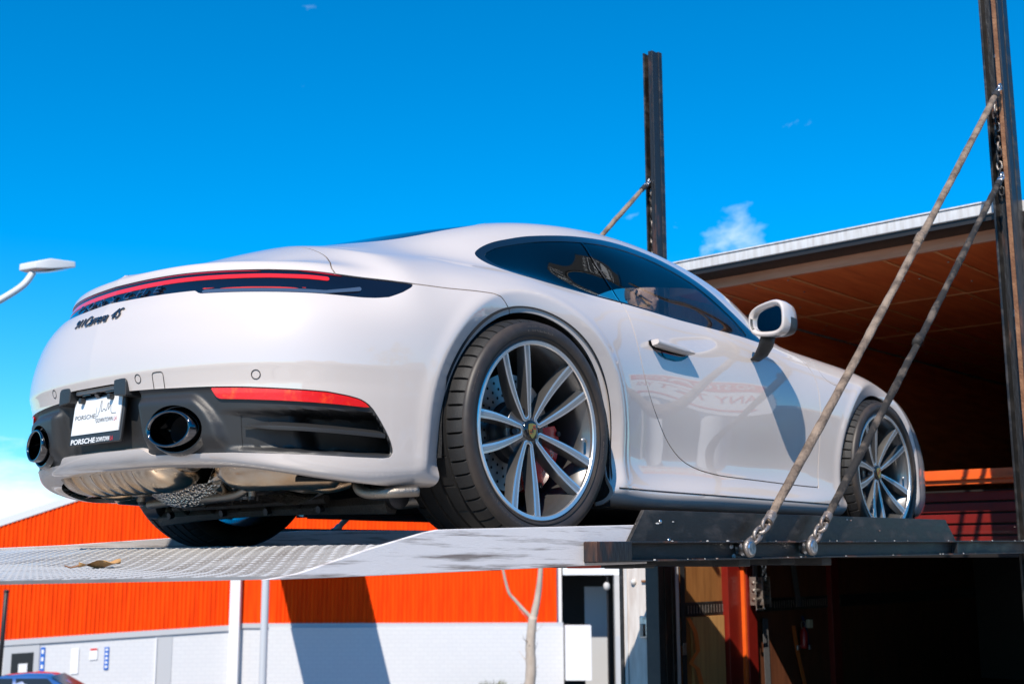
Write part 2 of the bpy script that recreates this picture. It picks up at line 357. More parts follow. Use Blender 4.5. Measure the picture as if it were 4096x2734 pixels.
def clip(m, f):
    """split where f crosses zero: returns (f<0 part, f>0 part) sharing one vertex table"""
    s = f < 0; V, N, T = m.V, m.N, m.T; nv, nN, nT = [], [], []; cache = {}; base = len(V)
    neg, pos = {}, {}
    def addf(d, p_): d.setdefault(len(p_), []).append(p_)
    for k, arr in m.F.items():
        arr = np.asarray(arr)
        if len(arr) == 0: continue
        c = s[arr].sum(1); a_ = arr[c == k]; b_ = arr[c == 0]
        if len(a_): neg.setdefault(k, []).extend(map(tuple, a_))
        if len(b_): pos.setdefault(k, []).extend(map(tuple, b_))
        for q in arr[(c > 0) & (c < k)]:
            P, Q = [], []
            for i in range(k):
                a, b = int(q[i]), int(q[(i+1) % k])
                (P if s[a] else Q).append(a)
                if s[a] != s[b]:
                    e = (min(a, b), max(a, b))
                    if e not in cache:
                        t = f[e[0]]/(f[e[0]]-f[e[1]]); t = min(max(t, .002), .998)
                        nv.append(V[e[0]]*(1-t)+V[e[1]]*t); nN.append(N[e[0]]*(1-t)+N[e[1]]*t); nT.append(T[e[0]]*(1-t)+T[e[1]]*t)
                        cache[e] = base+len(nv)-1
                    P.append(cache[e]); Q.append(cache[e])
            if len(P) > 2: addf(neg, tuple(P))
            if len(Q) > 2: addf(pos, tuple(Q))
    if nv: V = np.concatenate([V, nv]); N = np.concatenate([N, nN]); T = np.concatenate([T, nT])
    return PM(V, N, T, neg), PM(V, N, T, pos)
def sdf(poly, X, Y):
    poly = np.asarray(poly, float); d = np.full(X.shape, 1e9); ins = np.zeros(X.shape, bool); n = len(poly)
    for i in range(n):
        a, b = poly[i], poly[(i+1) % n]; e = b-a; wx, wy = X-a[0], Y-a[1]
        t = np.clip((wx*e[0]+wy*e[1])/(e@e+1e-15), 0, 1); d = np.minimum(d, (wx-e[0]*t)**2+(wy-e[1]*t)**2)
        c1 = Y >= a[1]; c2 = Y < b[1]; c3 = e[0]*wy > e[1]*wx
        ins ^= (c1 & c2 & c3) | (~c1 & ~c2 & ~c3)
    d = np.sqrt(d); return np.where(ins, -d, d)
def round_poly(P, k=6, closed=True):
    """Catmull-Rom through the points"""
    P = np.asarray(P, float); n = len(P); o = []
    for i in range(n if closed else n-1):
        p0, p1, p2, p3 = [P[(i+j) % n] if closed else P[min(max(i+j, 0), n-1)] for j in (-1, 0, 1, 2)]
        for t in np.linspace(0, 1, k, endpoint=False):
            o.append(.5*((2*p1)+(-p0+p2)*t+(2*p0-5*p1+4*p2-p3)*t*t+(-p0+3*p1-3*p2+p3)*t**3))
    if not closed: o.append(P[-1])
    return np.array(o)
def F_side(m, poly, ymin=.42): 
    f = sdf(poly, m.V[:, 0], m.V[:, 2]); return np.where(m.V[:, 1] > ymin, f, np.maximum(np.abs(f), .05))
def F_tz(m, poly, tmax=1.6, zmax=.84):
    f = sdf(poly, m.T, m.V[:, 2]); return np.where((m.T < tmax) & (m.V[:, 2] < zmax), f, np.maximum(np.abs(f), .05))
def compress(m):
    idx = []; 
    for k, a in m.F.items():
        if len(a): idx.append(np.asarray(a).ravel())
    if not idx: return np.zeros((0,3)), np.zeros((0,3)), []
    u, inv = np.unique(np.concatenate(idx), return_inverse=True); F = []; p_ = 0
    for k, a in m.F.items():
        n = len(a)*k
        if n: F += [tuple(q) for q in inv[p_:p_+n].reshape(-1, k).tolist()]; p_ += n
    return m.V[u].copy(), m.N[u].copy(), F
def panel(name, m, mat, parent, sides='R', flange=.012, push=0.0, smooth=True):
    """make objects from a panel mesh. sides: 'R','L' or 'B' (both halves welded on the centre line)"""
    V, N, F = compress(m)
    if not F: return None
    N = N/(np.linalg.norm(N, axis=1, keepdims=True)+1e-12); V = V+N*push
    sg_ = 0.0
    for q in F[::max(1, len(F)//60)]:
        sg_ += float(np.cross(V[q[1]]-V[q[0]], V[q[2]]-V[q[1]])@N[q[0]] > 0)-.5
    if sg_ < 0: F = [tuple(reversed(q)) for q in F]
    if flange:
        ed = {}
        for q in F:
            for i in range(len(q)):
                a, b = q[i], q[(i+1) % len(q)]; ed.setdefault((min(a,b), max(a,b)), []).append((a, b))
        be = [l_[0] for l_ in ed.values() if len(l_) == 1 and not (abs(V[l_[0][0]][1]) < 1e-4 and abs(V[l_[0][1]][1]) < 1e-4)]
        nv, nN, nf, top, bot = [], [], [], {}, {}
        for a, b in be:
            for v in (a, b):
                if v not in top:
                    top[v] = len(V)+len(nv); nv.append(V[v]); nN.append((0,0,0)); bot[v] = len(V)+len(nv); nv.append(V[v]-N[v]*flange); nN.append((0,0,0))
            nf.append((top[b], top[a], bot[a], bot[b]))
        if nv: V = np.concatenate([V, nv]); N = np.concatenate([N, nN]); F = F+nf
    def mk(V, N, F, nm):
        o = ob(nm, (V, F), mat, parent, smooth=smooth)
        if smooth:
            try: o.data.normals_split_custom_set_from_vertices(N.tolist())
            except Exception as e: print('normals', e)
        return o
    fl = np.array([1,-1,1.])
    rev = [tuple(reversed(q)) for q in F]
    if sides == 'R': return mk(V*fl, N*fl, rev, name)
    if sides == 'L': return mk(V, N, F, name)
    n = len(V); Vb = V*fl; mp = np.arange(n)+n
    cen = np.abs(V[:, 1]) < 1e-5; mp[cen] = np.arange(n)[cen]
    N2 = N.copy(); N2[cen, 1] = 0
    return mk(np.concatenate([V, Vb]), np.concatenate([N2, N2*fl]), F+[tuple(int(mp[i]) for i in q) for q in rev], name)
def Spt(T, z, off=0.0, S=None, SN=None):
    """point and normal on the right side (true y negative) at station parameter T and height z"""
    S = S1 if S is None else S; SN = S1N if SN is None else SN
    i = np.clip(np.searchsorted(TT, T)-1, 0, nC-2); a = (T-TT[i])/(TT[i+1]-TT[i])
    row = S[i]*(1-a)+S[i+1]*a; nr = SN[i]*(1-a)+SN[i+1]*a
    r0, r1 = NR[0], NR[0]+NR[1]; zs = row[r0:r1+1, 2]
    j = int(np.clip(np.searchsorted(np.maximum.accumulate(zs), z)-1, 0, len(zs)-2)); b = (z-zs[j])/(zs[j+1]-zs[j]+1e-9); b = min(max(b, 0), 1)
    P = row[r0+j]*(1-b)+row[r0+j+1]*b; n = nr[r0+j]*(1-b)+nr[r0+j+1]*b; n /= np.linalg.norm(n); P = P+n*off
    return P*np.array([1,-1,1]), n*np.array([1,-1,1])
# ---- materials of the car
m_white = M('white_paint', (.615,.55,.515), .38, coat=1.0, coatr=.015, spec=.15, rvar=.03, vscale=3)
m_white.node_tree.nodes['Principled BSDF'].inputs['Coat IOR'].default_value = 2.0
m_black_gloss = M('black_gloss', (.006,.007,.009), .08, coat=.6)
m_plastic = M('black_plastic', (.024,.024,.025), .42, bump=.12, bscale=900)
m_dark = M('dark_inner', (.006,.006,.007), .8)
m_liner = M('arch_liner', (.010,.010,.011), .85, bump=.5, bscale=120)
m_glass = tinted('side_glass', (.55,.57,.58))
m_glass_dark = tinted('windscreen_glass', (.72,.72,.70))
m_chrome = M('dark_chrome', (.13,.13,.14), .07, metal=1)
m_steel = M('exhaust_steel', (.52,.44,.35), .22, metal=1, var=(.50,.28,.11), vscale=5, vstr=.75, rvar=.1)
m_alu = M('cast_alloy', (.26,.23,.20), .46, metal=1, bump=.3, bscale=200, rvar=.1)
m_lens_black = M('lamp_smoke', (.004,.002,.003), .04, coat=1)
m_red_bar = emissive(M('lamp_red', (.62,.012,.010), .10, coat=1), (.9,.02,.01), .22)
m_red_deep = M('lamp_red_deep', (.28,.006,.008), .08, coat=1)
m_amber = emissive(M('lamp_orange', (.55,.03,.01), .12, coat=1), (1,.06,.01), .06)
m_strip = M('lamp_strip', (.075,.11,.17), .12, coat=1, metal=.3)
car = thing('sports_car', 'white rear-engined coupe driven up onto the raised lift deck', 'car', (0,0,0))
body0 = base_panel(S1, S1N)
# underside edge: drop rows beneath the lip
arch = np.minimum(arch_r(body0.V, RA)-RA[2], arch_r(body0.V, FA)-FA[2]); arch = np.where(body0.V[:, 1] > .5, arch, np.maximum(np.abs(arch), .05))
_, B = clip(body0, arch)
WIN = round_poly([(-.004,.968),(.006,.930),(.065,.900),(.173,.889),(.311,.885),(.45,.879),(.601,.872),(.883,.860),(1.148,.857),(1.40,.854),(1.60,.853),(1.535,.925),(1.466,.985),(1.322,1.107),(1.124,1.172),(.883,1.190),(.637,1.167),(.477,1.141),(.329,1.109),(.215,1.075),(.12,1.042),(.04,1.003)], 6)
GLS = round_poly([(.028,.965),(.045,.925),(.10,.905),(.20,.897),(.33,.892),(.45,.886),(.601,.879),(.883,.867),(1.148,.864),(1.36,.862),(1.47,.864),(1.455,.905),(1.40,.965),(1.25,1.070),(1.051,1.132),(.83,1.148),(.60,1.130),(.365,1.090),(.166,1.034),(.08,1.000)], 6)
wn, B = clip(B, F_side(B, WIN))
gl, trim = clip(wn, F_side(wn, GLS))
panel('window_trim', trim, m_black_gloss, car, 'R', .010); panel('window_trim', trim, m_black_gloss, car, 'L', .010)
bp_x = np.interp(gl.V[:, 2], [.86,.90,.95,1.016,1.07,1.13,1.2], [.607,.592,.578,.572,.578,.595,.62])
q1, q2 = clip(gl, gl.V[:, 0]-bp_x+.004); q3, q2 = clip(q2, q2.V[:, 0]-np.interp(q2.V[:, 2], [.86,.90,.95,1.016,1.07,1.13,1.2], [.607,.592,.578,.572,.578,.595,.62])-.004)
for sd in 'RL':
    panel('quarter_window', q1, m_glass, car, sd, 0, -.002); panel('door_window', q2, m_glass, car, sd, 0, -.002); panel('window_post', q3, m_chrome, car, sd, 0, .001)
DOOR = [(.607,.90),(.607,.871),(.600,.82),(.601,.774),(.613,.701),(.643,.610),(.691,.530),(.751,.455),(.823,.378),(.913,.318),(1.021,.286),(1.16,.270),(1.30,.265),(1.442,.262),(1.658,.256),(1.88,.252),(1.905,.256),(1.912,.34),(1.918,.43),(1.922,.513),(1.920,.61),(1.918,.683),(1.910,.738),(1.893,.778),(1.868,.808),(1.826,.843),(1.74,.90)]
DOOR = round_poly(DOOR, 5)
f = F_side(B, DOOR, .6); dr, B = clip(B, f+.0022)
f = F_side(B, DOOR, .6); _, B = clip(B, f-.0022)
door_o = {}
for sd in 'RL': door_o[sd] = panel('door', dr, m_white, car, sd, .012)
# bumper and tail lamp
BUMP = np.array([(-.2,0),(-.2,.775),(.5,.775),(.9,.769),(1.06,.765),(1.112,.763),(1.245,.768),(1.347,.774),(1.42,.775),(1.455,.769),(1.473,.757),(1.497,.735),(1.51,.70),(1.51,0)])
LTOP = np.array([(-.2,.801),(0,.801),(.138,.801),(.307,.800),(.439,.798),(.613,.795),(.733,.789),(.812,.783),(.968,.773),(1.05,.767),(1.105,.763)])
LBOT = np.array([(-.2,.743),(0,.743),(.168,.738),(.295,.735),(.40,.733),(.415,.724),(.427,.720),(.607,.713),(.709,.709),(.806,.706),(.908,.703),(.95,.705),(.992,.711),(1.046,.731),(1.085,.749),(1.105,.762)])
LAMP = np.concatenate([LTOP, LBOT[::-1]])
lamp, B = clip(B, F_tz(B, LAMP))
f = F_tz(B, BUMP, 1.6, .9); bump, B = clip(B, f+.0020); f = F_tz(B, BUMP, 1.6, .9); _, B = clip(B, np.where((B.T > 1.0)&(B.T < 1.52), f-.0020, 1.0))
# deck lid (spoiler) seam, rear glass, windscreen
LID = round_poly([(-1.3,-.2),(-1.3,.80),(-.70,.80),(-.657,.69),(-.62,.635),(-.585,.57),(-.565,.49),(-.548,.40),(-.52,.2),(-.515,0),(-.515,-.2)], 4)
def F_xy(m, poly, zmin): f = sdf(poly, m.V[:, 0], m.V[:, 1]); return np.where(m.V[:, 2] > zmin, f, np.maximum(np.abs(f), .05))
f = F_xy(B, LID, .765); lid, B = clip(B, f+.0022); f = F_xy(B, LID, .765); _, B = clip(B, f-.0022)
RG = round_poly([(-.46,-.2),(-.46,.30),(-.40,.37),(-.2,.43),(.05,.46),(.22,.45),(.30,.40),(.33,.2),(.335,-.2)], 4)
rgl, B = clip(B, F_xy(B, RG, .9))
WS = round_poly([(1.665,-.2),(1.665,.30),(1.66,.46),(1.67,.55),(1.76,.60),(1.95,.63),(2.16,.62),(2.24,.40),(2.27,.0),(2.27,-.2)], 4)
ws, B = clip(B, F_xy(B, WS, .86))
panel('rear_window', rgl, m_black_gloss, car, 'B', .01, -.004)
panel('windscreen', ws, m_glass_dark, car, 'B', 0, -.003)
# fuel flap seam on the right front wing
FC = [(2.085+.115*math.cos(a), .785+.075*math.sin(a)) for a in np.linspace(0, 2*math.pi, 40, endpoint=False)]
ff = F_side(B, FC, .6); flap, B2_ = clip(B, ff+.001); ff = F_side(B2_, FC, .6); _, B2_ = clip(B2_, ff-.001)
body_o = panel('body_shell', B2_, m_white, car, 'B', .014)
panel('fuel_flap', flap, m_white, car, 'R', .008); panel('front_wing', flap, m_white, car, 'L', .0)
lid_o = panel('engine_lid', lid, m_white, car, 'B', .014)
INS = np.array([(-.2,.472),(.12,.474),(.150,.468),(.172,.455),(.190,.447),(.301,.4435),(.391,.440),(.517,.4365),(.625,.432),(.709,.427),(.86,.4185),(.914,.410),(.944,.402),(.962,.391),(.976,.375),(.992,.348),(1.010,.313),(1.022,.286),(1.029,.262),(1.028,.249),(1.018,.2405),(1.0,.238),(.92,.2385),(.818,.242),(.685,.246),(.577,.250),(.40,.2525),(.285,.2535),(.265,.256),(.235,.272),(.215,.276),(-.2,.276)])
ins, bump = clip(bump, F_tz(bump, INS, 1.4, .6))
bumper = panel('rear_bumper', bump, m_white, car, 'B', .016)
# inner dark shell behind all gaps
inn = base_panel(S0, S0N); inn.V = inn.V-inn.N*.02
f = np.minimum(arch_r(inn.V, RA)-RA[2]-.015, arch_r(inn.V, FA)-FA[2]-.015); f = np.where(inn.V[:, 1] > .5, f, .05); _, inn = clip(inn, f)
f = sdf(WIN, inn.V[:, 0], inn.V[:, 2]); f = np.where(inn.V[:, 1] > .42, f, .05); _, inn = clip(inn, f)
f = sdf(WS, inn.V[:, 0], inn.V[:, 1]); f = np.where(inn.V[:, 2] > .86, f, .05); _, inn = clip(inn, f)
f = np.where((inn.T < 1.2) & (inn.V[:, 2] < .5), -1.0, 1.0); _, inn = clip(inn, f)
panel('inner_shell', inn, m_dark, car, 'B', 0)
# ---- tail lamp: smoked lens with light bars let into it
def lam(m): 
    zt = np.interp(m.T, LTOP[:, 0], LTOP[:, 1]); zl = np.interp(m.T, LBOT[:, 0], LBOT[:, 1]); return (m.V[:, 2]-zl), (zt-m.V[:, 2])
tl = panel('tail_lamp', lamp, m_lens_black, car, 'B', .01, -.004)
def strip(name, mat, t0, t1, lo, hi, push):
    a, b = lam(lamp); f = np.maximum.reduce([lo(lamp)-lamp.V[:, 2], lamp.V[:, 2]-hi(lamp), t0-lamp.T, lamp.T-t1]); s_, _ = clip(lamp, f)
    if t0 > 0:
        for sd in 'RL': panel(name, s_, mat, tl, sd, .004, push)
    else: panel(name, s_, mat, tl, 'B', .004, push)
zt_ = lambda m: np.interp(m.T, LTOP[:, 0], LTOP[:, 1]); zl_ = lambda m: np.interp(m.T, LBOT[:, 0], LBOT[:, 1])
strip('light_edge', m_red_deep, -.1, .86, lambda m: zt_(m)-.0055, lambda m: zt_(m)-.001, -.002)
strip('light_bar', m_red_bar, -.1, .80, lambda m: zt_(m)-.026, lambda m: zt_(m)-.0135, -.0025)
strip('brake_light', m_amber, .40, .74, lambda m: zl_(m)+.0180, lambda m: zl_(m)+.0225, -.003)
strip('indicator', m_strip, .425, .90, lambda m: zl_(m)+.003+np.clip((m.T-.80),0,1)*.22, lambda m: zl_(m)+.015+np.clip((m.T-.80),0,1)*.26, -.001)
for i in range(7):
    t0 = .93+i*.018
    strip('lamp_louvre', m_strip, t0, t0+.005, lambda m: zl_(m)+.010, lambda m: zt_(m)-.012, -.002)
# letters inside the lamp and the script on the bumper
def on_rear(VF, zc, yc, off):     # wrap x of a text onto the rear surface: text x -> -y
    V = VF[0].copy(); out_ = np.zeros_like(V)
    for i, (a, b, c) in enumerate(V):
        y = yc-a; rw = 4+int(np.argmin(abs(S1[0, 4:100, 2]-(zc+b)))); T = float(np.interp(abs(y), S1[:100, rw, 1], TT[:100])); P, n = Spt(T, zc+b, off+c)
        if y > 0: P = P*np.array([1,-1,1])
        out_[i] = P
    return out_, VF[1]
m_letter_sky = M('lamp_letter_sky', (.035,.08,.16), .18, metal=.5, coat=1)  # blue base stands in for sky reflected by the letters
m_letter = M('badge_black', (.010,.016,.030), .12, coat=1)
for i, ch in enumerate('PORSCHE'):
    ob('letter', on_rear(textmesh(ch, .036, .003, 0, 1.6), .7545, .215-.0745*i, .002), m_letter_sky, tl)
bd = ob('script_badge', on_rear(textmesh('911', .038, .002, .35, 1.1), .690, .135, .003), m_letter, car)
ob('script_badge', on_rear(textmesh('Carrera', .046, .002, .45, 1.05, .92), .690, .030, .003), m_letter, car)
ob('script_badge', on_rear(textmesh('4S', .046, .002, .45, 1.15), .693, -.082, .003), m_letter, car)
# parking sensors and tow cover outline
def ring_on(T, z, r, w_, off=.0012, n=28):
    V = []; F = []
    for k in range(n):
        a = 2*math.pi*k/n
        for rr in (r-w_/2, r+w_/2):
            P, nn_ = Spt(T+rr*math.cos(a), z+rr*math.sin(a), off); V.append(P)
    for k in range(n): k2 = (k+1) % n; F.append((2*k, 2*k+1, 2*k2+1, 2*k2))
    return np.array(V), F
for T, z in ((.24,.478),(.661,.464)):
    v = ring_on(T, z, .0125, .0024); ob('sensor', v, m_dark, car); ob('sensor', (v[0]*np.array([1,-1,1]), v[1]), m_dark, car)
def line_on(pts, w_=.0022, off=.0012):
    pts = np.array(pts); V = []; F = []
    for i, p_ in enumerate(pts):
        d = pts[min(i+1, len(pts)-1)]-pts[max(i-1, 0)]; d = d/np.linalg.norm(d); n = np.array([-d[1], d[0]])*w_/2
        for s_ in (-1, 1): V.append(Spt(*(p_+n*s_), off)[0])
    F = [(2*i, 2*i+1, 2*i+3, 2*i+2) for i in range(len(pts)-1)]; return np.array(V), F
ob('tow_cover', line_on([(.303,.444),(.303,.470),(.304,.484),(.309,.489),(.325,.490),(.340,.4895),(.346,.487),(.348,.480),(.348,.442)]), m_dark, car)
def Tx(x): return float(np.interp(x, S1[150:420, 40, 0], TT[150:420]))
for sg in (1, -1):
    v = line_on([(Tx(x), .1935-.0075*(x-.45)) for x in np.linspace(.47, 2.06, 60)], .0045, .0012); ob('sill_seam', (v[0]*np.array([1,sg,1]), v[1]), m_dark, car)
# ---- black insert with pods, vents and plate recess
y_ = ins.V[:, 1]; z_ = ins.V[:, 2]; T_ = ins.T; edge = -F_tz(ins, INS, 1.4, .6)
e1 = smoothstep(0, .012, edge)
rec = smoothstep(.245, .215, T_-(.335-z_)*.12)                               # plate recess
podR = np.interp(z_, [.25,.279,.334,.369,.397,.43], [.556,.553,.535,.511,.481,.44]); 
pod = smoothstep(.225, .262, T_-(.335-z_)*.12)*smoothstep(0.012, -.012, T_-podR)*smoothstep(.428, .405, z_)
ctop = np.interp(T_, [.50,.60,.97,1.03], [.372,.366,.3655,.365]); cbot = np.interp(T_, [.5,.7,1.03], [.262,.254,.250]); crgt = np.interp(z_, [.25,.286,.313,.348,.37], [1.019,1.012,1.0,.982,.966])
vent = smoothstep(0, .010, ctop-z_)*smoothstep(0, .012, z_-cbot)*smoothstep(0, .010, crgt-T_)
depth = .018*smoothstep(.53, .62, T_)+.030*smoothstep(.62, .78, T_)+.075*smoothstep(.755, .80, T_-(.31-z_)*.25)
d_ = .003+.006*e1+rec*.034-pod*.022*smoothstep(.0, .05, edge)+vent*depth
ins.V[:, 0] += d_*np.where(T_ < .6, 1, .75); ins.V[:, 1] -= d_*np.where(T_ < .6, .15, .62)*smoothstep(.1, .5, T_)
# recompute normals numerically for the displaced insert
HOLE = [(.395+.102*math.cos(a), .3235+.066*math.sin(a)) for a in np.linspace(0, 2*math.pi, 48, endpoint=False)]
f = sdf(HOLE, ins.V[:, 1], ins.V[:, 2]); _, ins = clip(ins, f)
V, N, F = compress(ins); fl = np.array([1,-1,1.]); n0 = len(V); V2 = V*fl; cen = np.abs(V[:, 1]) < 1e-5; mpp = np.where(cen, np.arange(n0), np.arange(n0)+n0)
insert = ob('rear_insert', (np.concatenate([V, V2]), F+[tuple(int(mpp[i]) for i in reversed(q)) for q in F]), m_plastic, car, smooth=True, sharp=65)
# reflectors
RFL = np.array([(.517,.4325),(.625,.428),(.709,.4235),(.86,.415),(.914,.4065),(.942,.3995),(.958,.3895),(.968,.378),(.955,.3785),(.89,.383),(.824,.3865),(.691,.393),(.58,.3985),(.55,.4005),(.537,.406)])
rb = base_panel(S1, S1N); rfl, _ = clip(rb, F_tz(rb, RFL, 1.4, .6))
m_refl = M('reflector_red', (.72,.008,.008), .15, coat=1, var=(.95,.09,.012), vscale=26, vstr=.9, vlo=.52, vhi=.70, bump=.15, bscale=420)
for sd in 'RL': panel('reflector', rfl, m_refl, car, sd, .008, -.0005)
# vent blades
for sg in (1, -1):
    V = []; F = []; Ts = np.linspace(.615, 1.008, 26)
    for i, T in enumerate(Ts):
        zc = np.interp(T, [.615,.70,.78,.89,1.01], [.322,.3215,.318,.312,.305]); P, n = Spt(T, zc); th = .0095*smoothstep(.60, .72, T)+.0008; dp = .016+.055*smoothstep(.62, .80, T); up = np.array([0,0,1.])
        V += [P-n*.004+up*(-th), P-n*.0025+up*(-th*.35), P-n*.0025+up*(th*.1), P-n*dp*.5+up*(th*1.0), P-n*dp+up*(th*1.15), P-n*dp-up*th]
    for i in range(len(Ts)-1):
        for k in range(6): F.append((i*6+k, i*6+(k+1) % 6, (i+1)*6+(k+1) % 6, (i+1)*6+k))
    F += [tuple(range(6)), tuple(range(len(V)-1, len(V)-7, -1))]
    ob('vent_blade', (np.array(V)*np.array([1,sg,1]), F), m_plastic, insert, smooth=True, sharp=35)
# tailpipes
for sg in (-1, 1):
    cy = .395*sg
    def ell(pr, n=48):
        V = []; F = []; m = len(pr)
        for k in range(n):
            a = 2*math.pi*k/n
            for (A, Bz, x) in pr: V.append((x+.20*A*math.cos(a)*sg, cy+A*math.cos(a), .3225+Bz*math.sin(a)))
        for k in range(n):
            for i in range(m-1): F.append((k*m+i, k*m+i+1, ((k+1) % n)*m+i+1, ((k+1) % n)*m+i))
        return np.array(V), F
    ob('exhaust_surround', ell([(.112,.076,-.952),(.106,.0695,-.966),(.101,.065,-.969),(.098,.062,-.962),(.096,.060,-.80)]), m_black_gloss, car, smooth=True)
    tp = ob('tailpipe', ell([(.078,.046,-.80),(.086,.052,-.86),(.087,.053,-.990),(.0855,.0518,-.998),(.0795,.0465,-.998),(.0775,.045,-.990),(.0755,.0435,-.92)]), m_chrome, car, smooth=True)
    ob('pipe_bore', ell([(.0765,.044,-.94),(.072,.041,-.86),(.0,.0,-.84)]), m_dark, tp, smooth=True)
# plate with its frame and print
pl_x, pl_w, pl_h, pl_z = -.992, .302, .152, .3795
def on_plate(VF, y, z, off=.0): 
    V = VF[0]; zz_ = z+V[:, 1]; o = np.stack([pl_x-off-V[:, 2]-(pl_z-zz_)*.09, y-V[:, 0], zz_], 1); return o, VF[1]
m_plate = M('plate_white', (.72,.72,.72), .35, rvar=.05)
m_txt_dk = M('print_black', (.02,.02,.025), .5); m_txt_red = M('print_red', (.5,.02,.03), .5); m_txt_w = M('print_white', (.75,.75,.75), .5)
plate = ob('plate_frame', on_plate(box((0,0,0),(pl_w,pl_h,.012)), 0, pl_z), m_plastic, car, bev=.004)
ob('plate', on_plate(box((0,.012,.0075),(pl_w-.022,pl_h-.042,.003)), 0, pl_z), m_plate, plate)
ob('print', on_plate(textmesh('PORSCHE', .019, 0, 0, 1.5), .067, pl_z+.010, .0097), m_txt_dk, plate)
ob('print', on_plate(textmesh('DOWNTOWN', .019, 0, 0, .78), -.052, pl_z-.006, .0097), m_txt_dk, plate)
ob('print', on_plate(textmesh('LA', .019, 0, 0, .8), -.115, pl_z-.006, .0097), m_txt_red, plate)
sk = [(-.005,.0),(.004,.0),(.007,.012),(.011,.014),(.014,.045),(.019,.047),(.022,.014),(.030,.014),(.032,.020),(.042,.020),(.044,.014),(.052,.016),(.055,.036),(.061,.036),(.063,.016),(.068,.026),(.074,.030),(.078,.012),(.084,.004),(.110,.003)]
lw = []
for (a, b), (c, d) in zip(sk[:-1], sk[1:]):
    q = np.array([d-b, a-c]); q = q/np.hypot(*q)*.0009; lw.append((np.array([(a-q[0],b-q[1],0),(a+q[0],b+q[1],0),(c+q[0],d+q[1],0),(c-q[0],d-q[1],0)]), [(0,1,2,3)]))
lw.append((np.array([(-.008,-.014,0),(-.0065,-.014,0),(-.0065,.028,0),(-.008,.028,0)]), [(0,1,2,3)]))
ob('print', on_plate(join(lw), -.005, pl_z+.008, .0097), m_txt_dk, plate)
ob('print', on_plate(textmesh('PORSCHE', .022, 0, 0, 1.55, offset=.0006), .067, pl_z-.0645, .0065), m_txt_w, plate)
ob('print', on_plate(textmesh('DOWNTOWN', .019, 0, 0, .62, offset=.0005), -.052, pl_z-.0645, .0065), m_txt_w, plate)
ob('print', on_plate(textmesh('LA', .019, 0, 0, .75, offset=.0005), -.103, pl_z-.0645, .0065), m_txt_red, plate)
for y in (.085, -.085): ob('plate_screw', cyl((pl_x-.004,y,pl_z+.062),(pl_x-.020,y,pl_z+.062),.009,12), m_plastic, plate, smooth=True, sharp=40)
for sg in (-1, 1):
    ob('plate_bracket', prism([(sg*.200,.432),(sg*.198,.478),(sg*.188,.486),(sg*.135,.490),(sg*.128,.485),(sg*.132,.438)], 'x', -.96, -1.022), m_plastic, car, bev=.008)
ob('plate_light_bar', bx(-1.005,-.93,-.125,.125,.462,.476), M('grey_cover', (.30,.29,.29), .5), car, bev=.003)
for y in (.07, -.07): ob('plate_light', bx(-1.000,-.955,y-.025,y+.025,.456,.4625), m_black_gloss, car, bev=.002)
ob('rear_camera', cyl((-.985,0,.464),(-1.0,0,.448),.011,14), m_black_gloss, car, smooth=True, sharp=40)
# ------------------------------------------------------------------ wheels
m_tyre = M('tyre_rubber', (.0075,.007,.007), .62, bump=.2, bscale=300, var=(.016,.0135,.012), vscale=14, vstr=.7)
m_side = M('tyre_sidewall', (.026,.021,.019), .5, var=(.060,.044,.034), vscale=9, vstr=.8)
m_rim = M('rim_grey', (.15,.147,.147), .32, metal=.75, coat=.6, rvar=.05)
m_pol = M('rim_polished', (.86,.83,.81), .32, metal=.9)
m_face = M('rim_silver', (.40,.39,.38), .36, metal=.7, coat=.5, rvar=.06)
m_disc = M('brake_disc', (.42,.41,.40), .32, metal=1, rvar=.08)
m_cal = M('brake_red', (.90,.012,.014), .25, coat=1)
m_gold = M('crest_gold', (.62,.42,.12), .3, metal=.8)
m_crest_red = M('crest_red', (.45,.01,.015), .35); m_bolt = M('bolt_dark', (.05,.05,.055), .4, metal=.8)
def tyre_mesh(R, rb, W, yo):
    """outer face towards -y at yo; returns tread and sidewall meshes"""
    n = 576; hw = W/2; pr = []
    sw = [(rb, .012),(rb+.006,.004),(rb+.016,.001),(rb+(R-rb)*.30,-.006),(rb+(R-rb)*.55,-.008),(rb+(R-rb)*.78,-.002),(R-.016,.010)]
    side_o = [(r, yo+d) for r, d in sw]; side_i = [(r, yo+W-d) for r, d in reversed(sw)]
    tread = [(R-.016, yo+.010),(R-.010,yo+.018),(R-.0055,yo+.030)]
    gx = [.22, .41, .59, .78]; g = .0105
    xs = [.16]
    y = lambda f: yo+W*f
    tread += [(R-.0025, y(.14)),(R-.0012,y(.19))]
    for c in gx:
        tread += [(R-.0008, y(c)-g/2-.001),(R-.0085, y(c)-g/2+.001),(R-.0085, y(c)+g/2-.001),(R-.0005, y(c)+g/2+.001)]
    tread += [(R-.0012,y(.81)),(R-.0025,y(.86)),(R-.0055,yo+W-.030),(R-.010,yo+W-.018),(R-.016,yo+W-.010)]
    V, F = lathe(tread, n, 'y'); m = len(tread)
    V = V.reshape(n, m, 3)
    for k in range(n):          # lateral slots over the shoulders
        if k % 11 == 0:
            for i in (1, 2, 3, 4): V[k, i, [0, 2]] *= (R-.016)/R
        if k % 11 == 5:
            for i in (m-2, m-3, m-4, m-5): V[k, i, [0, 2]] *= (R-.016)/R
        if k % 24 == 2:
            for i in (9, 10, 11): V[k, i, [0, 2]] *= (R-.008)/R
    a, b = lathe(side_o, 144, 'y'), lathe(side_i, 144, 'y')
    return (V.reshape(-1, 3), F), a, b
